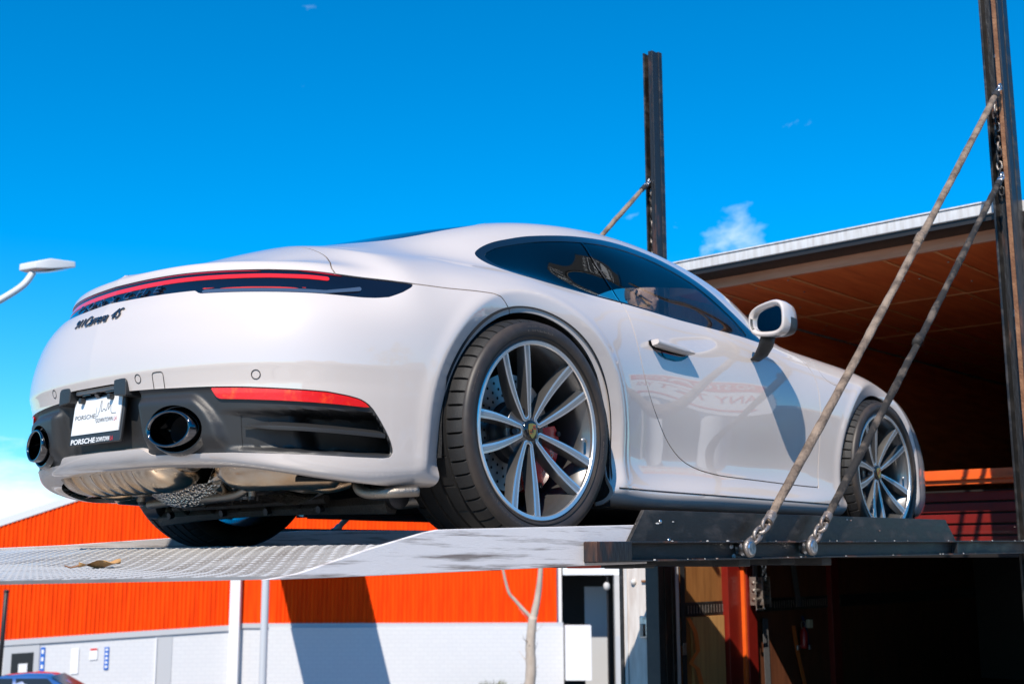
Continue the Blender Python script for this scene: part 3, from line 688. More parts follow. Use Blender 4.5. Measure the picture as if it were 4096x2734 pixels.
def arc_text(s, size, rad, ang, yo, sx=1.0, inward=False):
    V, F = textmesh(s, size, .0009, 0, sx, 1.05); o = np.zeros_like(V)
    for i, (a, b, c) in enumerate(V):
        r = rad+(b if not inward else -b); th = ang-(a if not inward else -a)/rad; o[i] = (r*math.cos(th), yo-c, r*math.sin(th))
    return o, F
def spoke_pair(R, yo, ph, half=11.6):
    """one loop of two slim straight spokes meeting in a U at the hub"""
    out_ = []; ax = np.array([math.cos(ph), math.sin(ph)]); pr_ = np.array([-math.sin(ph), math.cos(ph)])
    for sg in (-1, 1):
        end = np.array([math.cos(ph+sg*math.radians(half)), math.sin(ph+sg*math.radians(half))])*(R-.012)
        a = ax*.060+pr_*sg*.0185
        pts = [ax*.0375, ax*.039+pr_*sg*.007, ax*.0445+pr_*sg*.0145, a]+[a+(end-a)*t+pr_*sg*.006*math.sin(math.pi*t) for t in (.12,.25,.4,.55,.7,.85,1.0)]
        V = []; F = []; n = len(pts); m = 8
        for i, c in enumerate(pts):
            dd = pts[min(i+1, n-1)]-pts[max(i-1, 0)]; dd = dd/np.hypot(*dd); q = np.array([-dd[1], dd[0]])
            r = np.hypot(*c); t = min(1, max(0, (r-.04)/(R-.052)))
            w_ = .0066+.0072*t**1.3+.0018*math.sin(math.pi*t); yf = yo+.036-.034*t**1.35; yb = yf+.026+.020*(1-t)
            sec = [(-1.50,yb),(-1.15,yf+.006),(-1.02,yf+.0010),(-.50,yf),(.50,yf),(1.02,yf+.0010),(1.15,yf+.006),(1.50,yb)]
            V += [(c[0]+q[0]*w_*k, y, c[1]+q[1]*w_*k) for k, y in sec]
        for i in range(n-1):
            for k in range(m): F.append((i*m+k, (i+1)*m+k, (i+1)*m+(k+1) % m, i*m+(k+1) % m))
        F += [tuple(range(m)), tuple(range(len(V)-1, len(V)-m-1, -1))]
        mi = [1 if (k % m) in (2, 4) else (2 if (k % m) == 3 else 0) for k in range((n-1)*m)]+[0, 0]
        out_.append((np.array(V), F, mi))
    return out_
def make_wheel(name, label, R, rim_in, W, flange_r, phase, txt):
    """wheel built about its centre, outer side towards -y; origin at the tyre centre"""
    t = bpy.data.objects.new(name, None); C.objects.link(t); WL[t.name] = np.zeros(3); t.parent = car; t['label'] = label
    yo = -W/2
    tr, so_, si_ = tyre_mesh(R, flange_r-.004, W, yo)
    ty = ob('tyre', tr, m_tyre, t, smooth=True, sharp=28); ob('sidewall', so_, m_side, t, smooth=True); ob('sidewall', si_, m_side, t, smooth=True)
    rm = flange_r+(R-flange_r)*.50
    for s, sz, an, sx, rr in txt: ob('sidewall_lettering', arc_text(s, sz, rr, math.radians(an), yo-.0065, sx), m_side2, t)
    ob('sidewall_ring', lathe([(flange_r+.010, yo-.002),(flange_r+.0125, yo-.0055),(flange_r+.015, yo-.003)], 144, 'y'), m_tyre, t, smooth=True)
    F_ = flange_r
    rim = ob('rim', lathe([(F_-.010, yo+.019),(F_-.014, yo+.026),(F_-.022,yo+.040),(F_-.030,yo+.065),(F_-.036,yo+.12),(F_-.038,yo+W-.06),(F_-.012,yo+W-.012)], 128, 'y'), m_rim, t, smooth=True)
    ob('rim_lip', lathe([(F_, yo+.010),(F_+.001, yo+.004),(F_-.002, yo+.001),(F_-.0125, yo+.003),(F_-.0145, yo+.007),(F_-.0105,yo+.020)], 160, 'y'), m_pol, t, smooth=True, sharp=30)
    for k in range(5):
        ph = math.radians(phase-72*k)
        for V, F, mi in spoke_pair(F_, yo+.006, ph): ob('spoke', (V, F), [m_rim, m_pol, m_face], t, smooth=True, sharp=32, mi=mi)
        # web closing the loop at the hub
        cx, cz = math.cos(ph), math.sin(ph)
        M_ = np.array([[cx,0,-cz],[0,1,0],[cz,0,cx]])
        lug = cyl((.065*cx, yo+.052, .065*cz), (.065*cx, yo+.075, .065*cz), .0115, 12)
        ob('wheel_bolt', lug, m_bolt, t, smooth=True, sharp=40)
    ob('hub', lathe([(.0,yo+.044),(.036,yo+.044),(.043,yo+.047),(.060,yo+.060),(.086,yo+.066),(.092,yo+.075),(.092,yo+.11)], 48, 'y'), m_rim, t, smooth=True, sharp=35)
    cap = ob('centre_cap', lathe([(.0,yo+.036),(.028,yo+.0365),(.0335,yo+.039),(.035,yo+.046)], 40, 'y'), m_black_gloss, t, smooth=True)
    sh = [(-.016,.020),(0,.023),(.016,.020),(.018,.004),(.014,-.012),(.006,-.022),(0,-.025),(-.006,-.022),(-.014,-.012),(-.018,.004)]
    y0 = yo+.0355
    ob('crest', prism(sh, 'y', y0, y0-.0012), m_gold, t)
    for i, (a, b, c_, d, mm) in enumerate([(.003,.0145,.013,.016,m_crest_red),(.003,.015,.0085,.0115,m_txt_dk),(.003,.0155,.005,.0075,m_crest_red),(-.0145,-.003,-.0025,0,m_crest_red),(-.0135,-.003,-.007,-.0045,m_txt_dk),(-.0115,-.003,-.011,-.0085,m_crest_red)]):
        ob('crest_bar', bx(a, b, y0-.0018, y0-.001, c_, d), mm, t)
    ob('crest_horse', prism([(-.003,-.006),(-.001,-.001),(-.0035,.003),(-.001,.006),(.003,.004),(.003,-.002),(.0045,-.006)], 'y', y0-.001, y0-.0021), m_txt_dk, t)
    ob('valve', cyl((F_-.030, yo+.030, -.012), (F_-.062, yo+.014, -.016), .0045, 10), m_pol, t, smooth=True)
    # brake
    br = ob('brake_disc', lathe([(.100,yo+.135),(.102,yo+.130),(.190,yo+.130),(.191,yo+.134),(.191,yo+.160),(.100,yo+.160)], 72, 'y', closed=True), m_disc, t, smooth=True, sharp=30)
    ob('disc_bell', lathe([(0,yo+.105),(.080,yo+.105),(.090,yo+.112),(.101,yo+.131)], 48, 'y'), m_bolt, t, smooth=True)
    holes = []
    for k in range(30):
        for j in range(3):
            a = math.radians(12*k+j*4.5); rr = .122+.024*j
            holes.append(disc((rr*math.cos(a), yo+.1293, rr*math.sin(a)), .0048, 8))
    stuff(ob('drilled_holes', join(holes), m_dark, t))
    cal = []
    for a0, a1 in ((-72, 10),):
        V = []; F = []; n = 14
        for i in range(n):
            a = math.radians(a0+(a1-a0)*i/(n-1)); e = 1-.10*(abs(i-(n-1)/2)/((n-1)/2))**6
            for r, y in ((.125,yo+.098),(.206*e,yo+.098),(.214*e,yo+.110),(.214*e,yo+.19),(.125,yo+.19)): V.append((r*math.cos(a), y, r*math.sin(a)))
        for i in range(n-1):
            for k in range(5): F.append((i*5+k, i*5+(k+1) % 5, (i+1)*5+(k+1) % 5, (i+1)*5+k))
        F += [tuple(range(5)), tuple(range(len(V)-1, len(V)-6, -1))]
        cal = (np.array(V), F)
    co = ob('caliper', cal, m_cal, t, smooth=True, sharp=35)
    ob('caliper_print', arc_text('PORSCHE', .022, .178, math.radians(-31), yo+.0975, 1.1), m_txt_w, t)
    for a in (-58, 2): ob('caliper_bolt', cyl((.196*math.cos(math.radians(a)), yo+.099, .196*math.sin(math.radians(a))), (.196*math.cos(math.radians(a)), yo+.090, .196*math.sin(math.radians(a))), .009, 10), m_bolt, t, smooth=True, sharp=40)
    return t
m_side2 = M('tyre_letter', (.085,.068,.056), .6)
txtR = [('305/30 ZR21 (100Y)', .020, 235, 1.15, .317),('PIRELLI', .026, 91, 1.5, .318),('OUTSIDE', .016, 158, 1.1, .322),('P ZERO', .022, -8, 1.4, .317)]
rearR = make_wheel('wheel', 'right rear wheel with twin-spoke rim and crest cap', .358, .267, .305, .284, 113, txtR)
rearR.location = (0, -.7785, .355)
txtF = [('245/35 ZR20 (95Y)', .018, 235, 1.15, .304),('PIRELLI', .024, 91, 1.5, .304)]
frontR = make_wheel('wheel', 'right front wheel with twin-spoke rim', .340, .254, .245, .2715, 113, txtF)
frontR.location = (2.45, -.7945, .340)
# calipers sit ahead of the rear disc / behind the front disc
for ch in frontR.children:
    if ch.name.startswith('caliper'): ch.rotation_euler = (0, math.pi, 0)
def mirror_wheel(src, loc, label):
    r = src.copy(); C.objects.link(r); r.location = loc; r.rotation_euler = (0, 0, math.pi); r['label'] = label
    for ch in src.children:
        c = ch.copy(); C.objects.link(c); c.parent = r
        for g in ch.children: d = g.copy(); C.objects.link(d); d.parent = c
    return r
mirror_wheel(rearR, (0, .7785, .355), 'left rear wheel seen from behind under the tail')
mirror_wheel(frontR, (2.45, .7945, .340), 'left front wheel on the far side')
# arch liners
for A, y0, y1 in ((RA, .862, .56), (FA, .850, .60)):
    for sg in (-1, 1):
        V = []; F = []; n = 40; rr = A[2]+.004
        pth = [(A[0]-rr*1.0, .25)]+[(A[0]+rr*math.cos(a), A[1]+rr*math.sin(a)) for a in np.linspace(math.pi*1.03, -.03*math.pi, n)]+[(A[0]+rr*1.0, .13)]
        for x, z in pth:
            for y in (y0, (y0+y1)/2, y1): V.append((x, sg*y, z))
        m = len(pth)
        for i in range(m-1):
            for k in range(2): F.append((i*3+k, i*3+k+1, (i+1)*3+k+1, (i+1)*3+k))
        lin = ob('arch_liner', (np.array(V), F), m_liner, car, smooth=True)
        wall = [(x, max(z, .25)) for x, z in pth]+([(A[0]+rr, .11), (A[0]-rr*.80, .11)] if sg < 0 or A is FA else [])
        ob('arch_wall', (np.array([(x, sg*y1, z) for x, z in wall]), [tuple(range(len(wall)))]), m_liner, lin)
# ------------------------------------------------------------------ mirror, handle
m_mirror = M('mirror_glass', (.75,.8,.85), .02, metal=1)
m_grey_pl = M('grey_plastic', (.035,.035,.036), .45, bump=.1, bscale=600)
def rring(x, cy, cz, hy, hz, n=40, e=3.0, tilt=0.0):
    o = []
    for k in range(n):
        a = 2*math.pi*k/n; c, s = math.cos(a), math.sin(a)
        yy = hy*math.copysign(abs(c)**(2/e), c); zz_ = hz*math.copysign(abs(s)**(2/e), s); zz_ *= 1+.16*(-yy/hy) ; o.append((x+tilt*yy, cy+yy, cz+zz_))
    return o
def loft(rings, close0=False, close1=True):
    n = len(rings[0]); V = [p_ for r in rings for p_ in r]; F = []
    for i in range(len(rings)-1):
        for k in range(n): F.append((i*n+k, i*n+(k+1) % n, (i+1)*n+(k+1) % n, (i+1)*n+k))
    if close0: F.append(tuple(range(n-1, -1, -1)))
    if close1: F.append(tuple(range((len(rings)-1)*n, len(rings)*n)))
    return np.array(V), F
for sg in (-1, 1):
    def fx(VF, sg=sg): return VF[0]*np.array([1,-sg,1]), (VF[1] if sg < 0 else [tuple(reversed(f)) for f in VF[1]])
    cy, cz = -.985, .889
    R_ = [rring(1.318,cy,cz,0.0752,0.0499,tilt=.22), rring(1.308,cy,cz,0.0824,0.0576,tilt=.22), rring(1.306,cy,cz,0.0888,0.0645,tilt=.22), rring(1.316,cy,cz,0.0936,0.0697,tilt=.22), rring(1.36,cy,cz+.002,0.0936,0.0688,tilt=.2), rring(1.41,cy+.002,cz+.003,0.0880,0.0636,tilt=.18), rring(1.455,cy+.008,cz+.003,0.0736,0.0525,tilt=.15), rring(1.485,cy+.015,cz+.003,0.0496,0.0344,tilt=.1), rring(1.495,cy+.02,cz+.003,0.0160,0.0103)]
    V, F = loft(R_); n = 40
    mi = []
    for f in F:
        c = np.mean([V[i] for i in f], axis=0); mi.append(1 if (c[2] < cz+.018-(c[0]-1.31)*.15 and c[0] > 1.328) else 0)
    V2, F2 = fx((V, F))
    mir = ob('door_mirror', (V2, F2), [m_white, m_grey_pl], car, smooth=True, mi=mi)
    ob('mirror_recess', fx(loft([rring(1.318,cy,cz,0.0752,0.0499,tilt=.22), rring(1.336,cy,cz,0.0720,0.0473,tilt=.22)], close1=False)), m_white, mir, smooth=True)
    ob('mirror_glass', fx(loft([rring(1.330,cy,cz,0.0724,0.0477,tilt=.22), rring(1.329,cy,cz,0.0320,0.0215,tilt=.22), rring(1.329,cy,cz,0.0016,0.0009,tilt=.22)])), m_mirror, mir, smooth=True)
    st = [[(1.40+.040*math.cos(a), -.940+.026*math.sin(a), .836) for a in np.linspace(0,2*math.pi,20,endpoint=False)],
          [(1.42+.042*math.cos(a), -.915+.026*math.sin(a), .800) for a in np.linspace(0,2*math.pi,20,endpoint=False)],
          [(1.435+.040*math.cos(a), -.882+.022*math.sin(a), .768) for a in np.linspace(0,2*math.pi,20,endpoint=False)],
          [(1.445+.034*math.cos(a), -.846+.014*math.sin(a), .752) for a in np.linspace(0,2*math.pi,20,endpoint=False)]]
    ob('mirror_foot', fx(loft(st, True, True)), m_grey_pl, mir, smooth=True)
    # handle: pocket and pulled-out bar
    dpar = door_o['R' if sg < 0 else 'L']
    def dpt(x, z, off):
        i = int(np.argmin(abs(S1[:, 60, 0]-x)+(TT < 1.6)*9+(TT > 4)*9)); P, nrm = Spt(TT[i], z, off); return P
    hz = lambda x: .7265-.045*(x-.70)
    xs = np.linspace(.700, .945, 14); V = []; F = []
    for i, x in enumerate(xs):
        t = i/13; hh = .0155*(1-.5*t**3)*(1 if i not in (0, 13) else .72); z = hz(x)
        for off, dz in ((.010,-hh*.75),(.034,-hh*.6),(.040,-hh*.1),(.038,hh*.7),(.026,hh),(.006,hh)): V.append(dpt(x, z+dz, off))
    for i in range(13):
        for k in range(6): F.append((i*6+k, i*6+(k+1) % 6, (i+1)*6+(k+1) % 6, (i+1)*6+k))
    F += [tuple(range(5,-1,-1)), tuple(range(13*6, 14*6))]
    hd = ob('door_handle', fx((np.array(V), [tuple(reversed(f)) for f in F])), m_white, dpar, smooth=True, sharp=60)
    V = [dpt(x, hz(x)+d, .0015) for x, d in [(.688,.010),(.705,.016),(.80,.012),(.93,.008),(.955,-.004),(.935,-.018),(.90,-.030),(.86,-.040),(.80,-.042),(.755,-.036),(.715,-.018),(.692,-.004)]]
    ob('handle_pocket', fx((np.array(V), [tuple(range(len(V)))])), m_black_gloss, dpar)
    V = [dpt(x, hz(x)+d, .004) for x, d in [(.770,-.016),(.90,-.018),(.885,-.028),(.855,-.035),(.80,-.037),(.775,-.032)]]
    ob('handle_cup', fx((np.array(V), [tuple(range(len(V)))])), m_chrome, dpar)
# ------------------------------------------------------------------ cabin
m_seat = M('seat_black', (.012,.012,.013), .55, bump=.2, bscale=250); m_int = M('trim_black', (.009,.009,.010), .6)
for sg in (-1, 1):
    sx, sy = .95, .37*sg
    st = ob('seat', loft([[(sx+.02,sy-.22,.30),(sx+.46,sy-.22,.36),(sx+.46,sy+.22,.36),(sx+.02,sy+.22,.30)],[(sx+.02,sy-.22,.42),(sx+.46,sy-.22,.47),(sx+.46,sy+.22,.47),(sx+.02,sy+.22,.42)]], True, True), m_seat, car, bev=.04)
    ob('seat_back', loft([[(sx-.10,sy-.22,.40),(sx+.04,sy-.22,.40),(sx+.04,sy+.22,.40),(sx-.10,sy+.22,.40)],[(sx-.20,sy-.23,.70),(sx-.06,sy-.23,.72),(sx-.06,sy+.23,.72),(sx-.20,sy+.23,.70)],[(sx-.27,sy-.13,.90),(sx-.16,sy-.13,.92),(sx-.16,sy+.13,.92),(sx-.27,sy+.13,.90)],[(sx-.29,sy-.11,1.02),(sx-.20,sy-.11,1.03),(sx-.20,sy+.11,1.03),(sx-.29,sy+.11,1.02)]], True, True), m_seat, st, bev=.03)
ob('dashboard', prism([(1.55,.55),(1.62,.80),(1.75,.86),(2.1,.88),(2.2,.80),(2.2,.40),(1.6,.40)], 'y', -.70, .70), m_int, car, bev=.02)
ob('steering_wheel', torus((1.50,.37,.74), .175, .016, rotm('Y', math.radians(-62)), 32, 8), m_int, car, smooth=True)
ob('cabin_floor', bx(.1,2.2,-.74,.74,.22,.26), m_int, car); ob('rear_shelf', bx(-.25,.62,-.60,.60,.80,.86), m_int, car)
# ------------------------------------------------------------------ underside
m_tray = M('under_tray', (.010,.010,.010), .8, bump=.6, bscale=160)
m_shield = M('heat_shield', (.50,.47,.43), .28, metal=1)
t_ = m_shield.node_tree; vo = t_.nodes.new('ShaderNodeTexVoronoi'); vo.inputs['Scale'].default_value = 95; tcn = t_.nodes.new('ShaderNodeTexCoord'); t_.links.new(tcn.outputs['Object'], vo.inputs['Vector']); bmp = t_.nodes.new('ShaderNodeBump'); bmp.inputs['Strength'].default_value = 1; bmp.inputs['Distance'].default_value = .012; bmp.invert = True; t_.links.new(vo.outputs['Distance'], bmp.inputs['Height']); t_.links.new(bmp.outputs[0], t_.nodes['Principled BSDF'].inputs['Normal'])
ob('under_tray', prism([(.42,-.76),(.45,-.80),(2.02,-.80),(2.02,.80),(.45,.80),(.42,.76)], 'z', .125, .150), m_tray, car)
ob('under_tray', bx(2.02,3.25,-.56,.56,.14,.17), m_tray, car)
ob('gearbox', prism([(-.62,.20),(-.55,.155),(.1,.125),(.5,.13),(.5,.40),(-.62,.42)], 'y', -.30, .30), m_tray, car, bev=.02)
ob('engine_cover', bx(-.84,-.40,-.55,.55,.26,.55), m_dark, car)
# transverse silencer
prof = [(0,-.32),(.045,-.318),(.078,-.30),(.096,-.27),(.102,-.235)]
for k in range(7):
    h = -.22+.062*k; prof += [(.102,h),(.1065,h+.008),(.102,h+.016)]
prof += [(.102,.22),(.096,.255),(.075,.285),(.04,.30),(0,.302)]
sil = ob('silencer', xf(lathe([(r, h) for r, h in prof], 56, 'y'), np.diag([1.15,1,.86]), (-.785, .16, .252)), m_steel, car, smooth=True, sharp=50)
ob('silencer', xf(lathe([(0,-.2),(.05,-.197),(.075,-.17),(.08,-.1),(.08,.1),(.07,.15),(.045,.19),(0,.20)], 40, 'y'), rotm('Z', .5), (-.67,-.49,.236)), m_steel, car, smooth=True)
ob('silencer_cap', xf(lathe([(0,-.06),(.04,-.058),(.055,-.04),(.058,.05)], 30, 'x'), None, (-.60,.46,.20)), m_steel, car, smooth=True)
def sp(pts, k=6): return round_poly(pts, k, False)
ob('exhaust_pipe', tube(sp([(-.78,-.12,.255),(-.80,-.25,.262),(-.79,-.38,.275),(-.84,-.41,.30),(-.90,-.41,.32)]), .036, 18), m_steel, car, smooth=True)
ob('exhaust_pipe', tube(sp([(-.78,.44,.275),(-.82,.44,.29),(-.90,.41,.32)]), .034, 16), m_steel, car, smooth=True)
for y in (-.14, -.20, .40): ob('pipe_clamp', xf(lathe([(.040,-.012),(.043,-.010),(.043,.010),(.040,.012)], 28, 'y'), None, (-.79,y,.262)), m_alu, car, smooth=True, sharp=30)
ob('exhaust_pipe', tube(sp([(-.62,.34,.20),(-.66,.40,.185),(-.70,.44,.19),(-.74,.47,.22)]), .030, 14), m_steel, car, smooth=True)
ob('exhaust_pipe', tube(sp([(-.55,-.10,.17),(-.63,-.16,.175),(-.70,-.22,.205),(-.72,-.32,.225)]), .026, 14), m_steel, car, smooth=True)
ob('exhaust_pipe', tube(sp([(-.52,-.62,.19),(-.58,-.60,.175),(-.62,-.54,.185)]), .028, 14), m_steel, car, smooth=True)
# dimpled shields
def sheet(fn, nu, nv):
    V = [fn(i/(nu-1), j/(nv-1)) for i in range(nu) for j in range(nv)]; F = [(i*nv+j, i*nv+j+1, (i+1)*nv+j+1, (i+1)*nv+j) for i in range(nu-1) for j in range(nv-1)]; return np.array(V), F
ob('heat_shield', sheet(lambda u, v: (-.66+.10*v-.05*math.sin(math.pi*u), .30-.50*u, .135+.05*(1-v)-.035*math.sin(math.pi*u)*math.sin(math.pi*v)+.02*abs(u-.5)), 24, 12), m_shield, car, smooth=True)
ob('heat_shield', sheet(lambda u, v: (-.60+.16*v, -.33-.38*u, .150+.075*u**1.4-.055*math.sin(math.pi*min(1,u*1.05))*(1-v*.6)+.03*v), 26, 12), m_shield, car, smooth=True)
ob('heat_shield', sheet(lambda u, v: (-.72+.03*v, -.18-.075*u, .175+.075*v-.01*math.sin(math.pi*u)), 10, 10), m_shield, car, smooth=True)
ob('heat_shield', sheet(lambda u, v: (-.78+.2*v, .60-.26*u, .19+.05*v-.03*math.sin(math.pi*u)), 12, 10), m_shield, car, smooth=True)
ob('brace_tube', tube(sp([(-.62,.30,.140),(-.64,.05,.146),(-.645,-.20,.150),(-.64,-.27,.166),(-.62,-.31,.20),(-.60,-.33,.23)]), .0145, 14), m_alu, car, smooth=True)
ob('brace_tube', tube(sp([(-.50,-.66,.20),(-.54,-.69,.165),(-.54,-.73,.145),(-.51,-.80,.145),(-.44,-.84,.15)]), .016, 14), m_alu, car, smooth=True)
ob('engine_bracket', prism([(-.28,.185),(-.50,.150),(-.52,.165),(-.50,.235),(-.42,.262),(-.30,.262)], 'x', -.60, -.52), m_alu, car, bev=.01)
ob('engine_bracket', prism([(.30,.185),(.42,.15),(.52,.2),(.50,.262),(.30,.262)], 'x', -.60, -.52), m_alu, car, bev=.01)
for y, x in ((-.34,-.66),(.22,-.70)):
    mt = ob('engine_mount', lathe([(0,-.07),(.012,-.07),(.012,-.055),(.030,-.053),(.034,-.045),(.034,.04),(.028,.05),(0,.05)], 24, 'z', (x,y,.215)), m_alu, car, smooth=True, sharp=35)
    ob('mount_bolt', cyl((x,y,.135),(x,y,.155),.011,6), m_bolt, mt)
m_sub = M('subframe_cast', (.060,.052,.046), .5, metal=.6, bump=.5, bscale=140, var=(.10,.085,.07), vscale=12)
ob('subframe', tube([(-.36,.62,.105),(-.42,.30,.108),(-.44,0,.112),(-.43,-.30,.114),(-.38,-.66,.120)], [.030,.022,.019,.021,.034], 6), m_sub, car, smooth=True, sharp=30)
ob('subframe_rib', tube([(-.46,.40,.135),(-.475,.05,.132),(-.46,-.45,.140)], [.012,.010,.014], 6), m_sub, car)
for k_ in range(5): ob('cable_clip', cyl((-.50,.34-.16*k_,.150),(-.44,.34-.16*k_,.118),.009,8), m_sub, car, smooth=True)
ob('oil_pan', prism([(-.30,.19),(-.26,.150),(.24,.148),(.28,.19)], 'x', -.56, -.10), m_sub, car, bev=.012)
for k_ in range(11): ob('pan_fin', bx(-.565,-.30,-.24+.044*k_,-.228+.044*k_,.138,.150), m_sub, car)
for y in (.42,.10,-.15,-.42): ob('subframe_bolt', cyl((-.452,y,.112),(-.47,y,.108),.012,8), m_bolt, car)
for sg in (-1, 1):
    ob('suspension_arm', tube([(-.38,.60*sg,.125),(-.20,.66*sg,.14),(-.05,.74*sg,.17)], [.026,.022,.03], 10), m_alu, car, smooth=True)
    ob('suspension_bush', lathe([(.0,-.05),(.030,-.05),(.045,-.042),(.045,.042),(.030,.05),(0,.05)], 28, 'y', (-.37,.64*sg,.150)), m_bolt, car, smooth=True, sharp=35)
    ob('drive_shaft', cyl((0,.20*sg,.335),(0,.70*sg,.355),.022,14), m_bolt, car, smooth=True)
    ob('hub_carrier', bx(-.08,.08,.60*sg,.66*sg,.24,.46), m_bolt, car, bev=.02)
ob('rear_valance', prism([(-.78,.60),(-.72,.68),(-.60,.76),(-.46,.80),(-.50,.70),(-.62,.58),(-.74,.48)], 'z', .192, .20), m_tray, car)
ob('rear_valance', prism([(-.70,-.60),(-.66,-.68),(-.58,-.75),(-.46,-.80),(-.50,-.70),(-.60,-.60),(-.66,-.55)], 'z', .178, .19), m_tray, car)
# ------------------------------------------------------------------ lift platform behind the truck
m_ali = M('worn_aluminium', (.84,.79,.78), .42, metal=.10, var=(.16,.12,.10), vscale=2.4, vstr=.85, stretch=(1.2,3,26), vlo=.53, vhi=.68, bump=.25, bscale=40, rvar=.12)
m_tread = M('tread_plate', (.50,.48,.46), .42, metal=.2, var=(.16,.13,.11), vscale=3.5, vstr=.8, rvar=.12, stretch=(.6,1.6,1))
m_blk = M('chipped_black_paint', (.013,.0115,.0105), .42, var=(.085,.075,.07), vscale=7, vstr=.85, vlo=.50, vhi=.78, stretch=(1,1,2.4), bump=.05, bscale=60, rvar=.15)
m_rust = M('rust', (.16,.065,.028), .8, var=(.40,.20,.10), vscale=18, bump=.5, bscale=80)
m_blk_rust = M('rust_worn_black', (.013,.013,.015), .45, var=(.16,.060,.026), vscale=9, vstr=.75, vlo=.55, vhi=.70, stretch=(1,1,.25), bump=.4, bscale=70)
m_flake = M('flaking_white', (.62,.59,.56), .7, var=(.20,.07,.025), vscale=30, vlo=.5, vhi=.6, vstr=.9, bump=.6, bscale=60)
m_rubber = M('rubber_black', (.015,.015,.016), .7)
m_chain = M('chain_steel', (.33,.30,.28), .5, metal=.8, var=(.20,.10,.05), vscale=30, bump=.4, bscale=90)
m_pin = M('pin_steel', (.62,.62,.64), .28, metal=1, var=(.05,.05,.05), vscale=25, vstr=.8, vlo=.5, vhi=.7)
def rz(x): return .006+.0078*x
plat = thing('lift_platform', 'raised steel lift deck with worn aluminium tail plate and black side rail', 'lift platform', (0,0,-.06))
# tail plate: low at the rear, ramping to deck level
def tail_z(x, y):
    s = np.clip((x+1.16)/.50, 0, 1); s = s*s*(3-2*s); return (-.062+.016*y)*(1-s)+(-.006)*s
xs = np.concatenate([np.linspace(-2.6,-1.2,15), np.linspace(-1.15,-.62,24), [-.5,-.2,.3]]); ys = np.linspace(-1.125, 1.125, 31)
V = [(x, y, tail_z(x, y)) for x in xs for y in ys]; m = len(ys); F = [(i*m+j, (i+1)*m+j, (i+1)*m+j+1, i*m+j+1) for i in range(len(xs)-1) for j in range(m-1)]
nV = len(V); V += [(x, y, tail_z(x, y)-.007) for x in xs for y in ys]; F += [tuple(reversed([k+nV for k in f])) for f in F[:]]
for j in range(m-1): F.append((j, j+1, nV+j+1, nV+j)); k = (len(xs)-1)*m; F.append((k+j+1, k+j, nV+k+j, nV+k+j+1))
for i in range(len(xs)-1): F.append(((i+1)*m, i*m, nV+i*m, nV+(i+1)*m)); F.append((i*m+m-1, (i+1)*m+m-1, nV+(i+1)*m+m-1, nV+i*m+m-1))
ob('tail_plate', (np.array(V), F), m_tread, plat, smooth=True, sharp=40)
# raised lozenges of the tread plate
lz = []
for i, x in enumerate(np.arange(-2.55, -.25, .030)):
    for j, y in enumerate(np.arange(-1.10, 1.10, .030)):
        if y > .3 and (i+j) % 2 and x > -.9: continue
        a = .25*math.pi if (i+j) % 2 else -.25*math.pi; c, s = math.cos(a), math.sin(a); q = []
        for u, v_, h in ((-.0105,0,0),(0,-.0036,0),(.0105,0,0),(0,.0036,0),(0,0,.0026)):
            px, py = x+u*c-v_*s, y+u*s+v_*c; q.append((px, py, float(tail_z(px, py))+h))
        lz.append((np.array(q), [(0,1,4),(1,2,4),(2,3,4),(3,0,4)]))
stuff(ob('tread_pattern', join(lz), M('tread_raised', (.60,.58,.56), .32, metal=.35, rvar=.1), plat))
ob('deck_plate', bx(.3,3.55,-1.12,1.12,-.03,-.006), m_blk, plat)
side = [(-1.20,-.088),(-1.10,-.074),(-.878,-.016),(-.70,.024),(-.651,.032),(-.60,.034),(-.308,.043),(.26,.060),(.26,-.060),(-.007,-.064),(-.648,-.078),(-1.02,-.0855)]
ob('side_plate', prism(side, 'y', -1.126, -1.142), m_ali, plat, bev=.002)
sidef = [(x, z+.035+.012*max(0, x+1.2)) for x, z in side]
ob('far_side_plate', prism([(-2.6,-.02),(-1.1,-.02),(-.74,.000),(-.48,.012),(.0,.044),(.7,.084),(1.5,.092),(1.5,-.03),(-1.0,-.06),(-2.6,-.07)], 'y', 1.126, 1.142), m_ali, plat, bev=.002)
ob('guard_plate', prism([(.149,.004),(.232,.105),(2.515,.120),(2.618,.026),(2.618,.01),(.149,-.01)], 'y', -1.142, -1.156), m_blk, plat, bev=.0015)
ob('far_guard_plate', prism([(.3,.0),(.4,.092),(3.0,.10),(3.1,.0)], 'y', 1.142, 1.156), m_blk, plat)
def railp(x0, x1, y0, y1, za, zb, name, mat, bev=.0015):
    V, F = bx(x0, x1, y0, y1, 0, 1); V = V.copy(); 
    for v in V: v[2] = (za if v[2] < .5 else zb)+.0078*v[0]
    return ob(name, (V, F), mat, plat, bev=bev)
railp(.115,3.52,-1.142,-1.192,.000,.0065,'rail_flange',m_blk_rust); railp(.115,3.52,-1.142,-1.192,-.0555,-.0495,'rail_flange',m_blk_rust); railp(.115,3.52,-1.150,-1.160,-.0495,.000,'rail_web',m_blk)
railp(-.058,.115,-1.143,-1.194,-.0555,.006,'rail_end_block',m_blk_rust,.004)
railp(.115,3.52,1.142,1.19,-.055,.0065,'far_rail',m_blk)
for x in (2.55,): railp(x,x+.012,-1.160,-1.188,-.0495,0,'rail_gusset',m_blk_rust)
def stop(x0, x1, y, dz, mat): return ob('bump_stop', bx(x0, x1, y-.03, y+.03, -.062-dz+.0078*x0, -.05+.0078*x0), mat, plat, bev=.005)
m_redrub = M('red_rubber', (.42,.04,.02), .6)
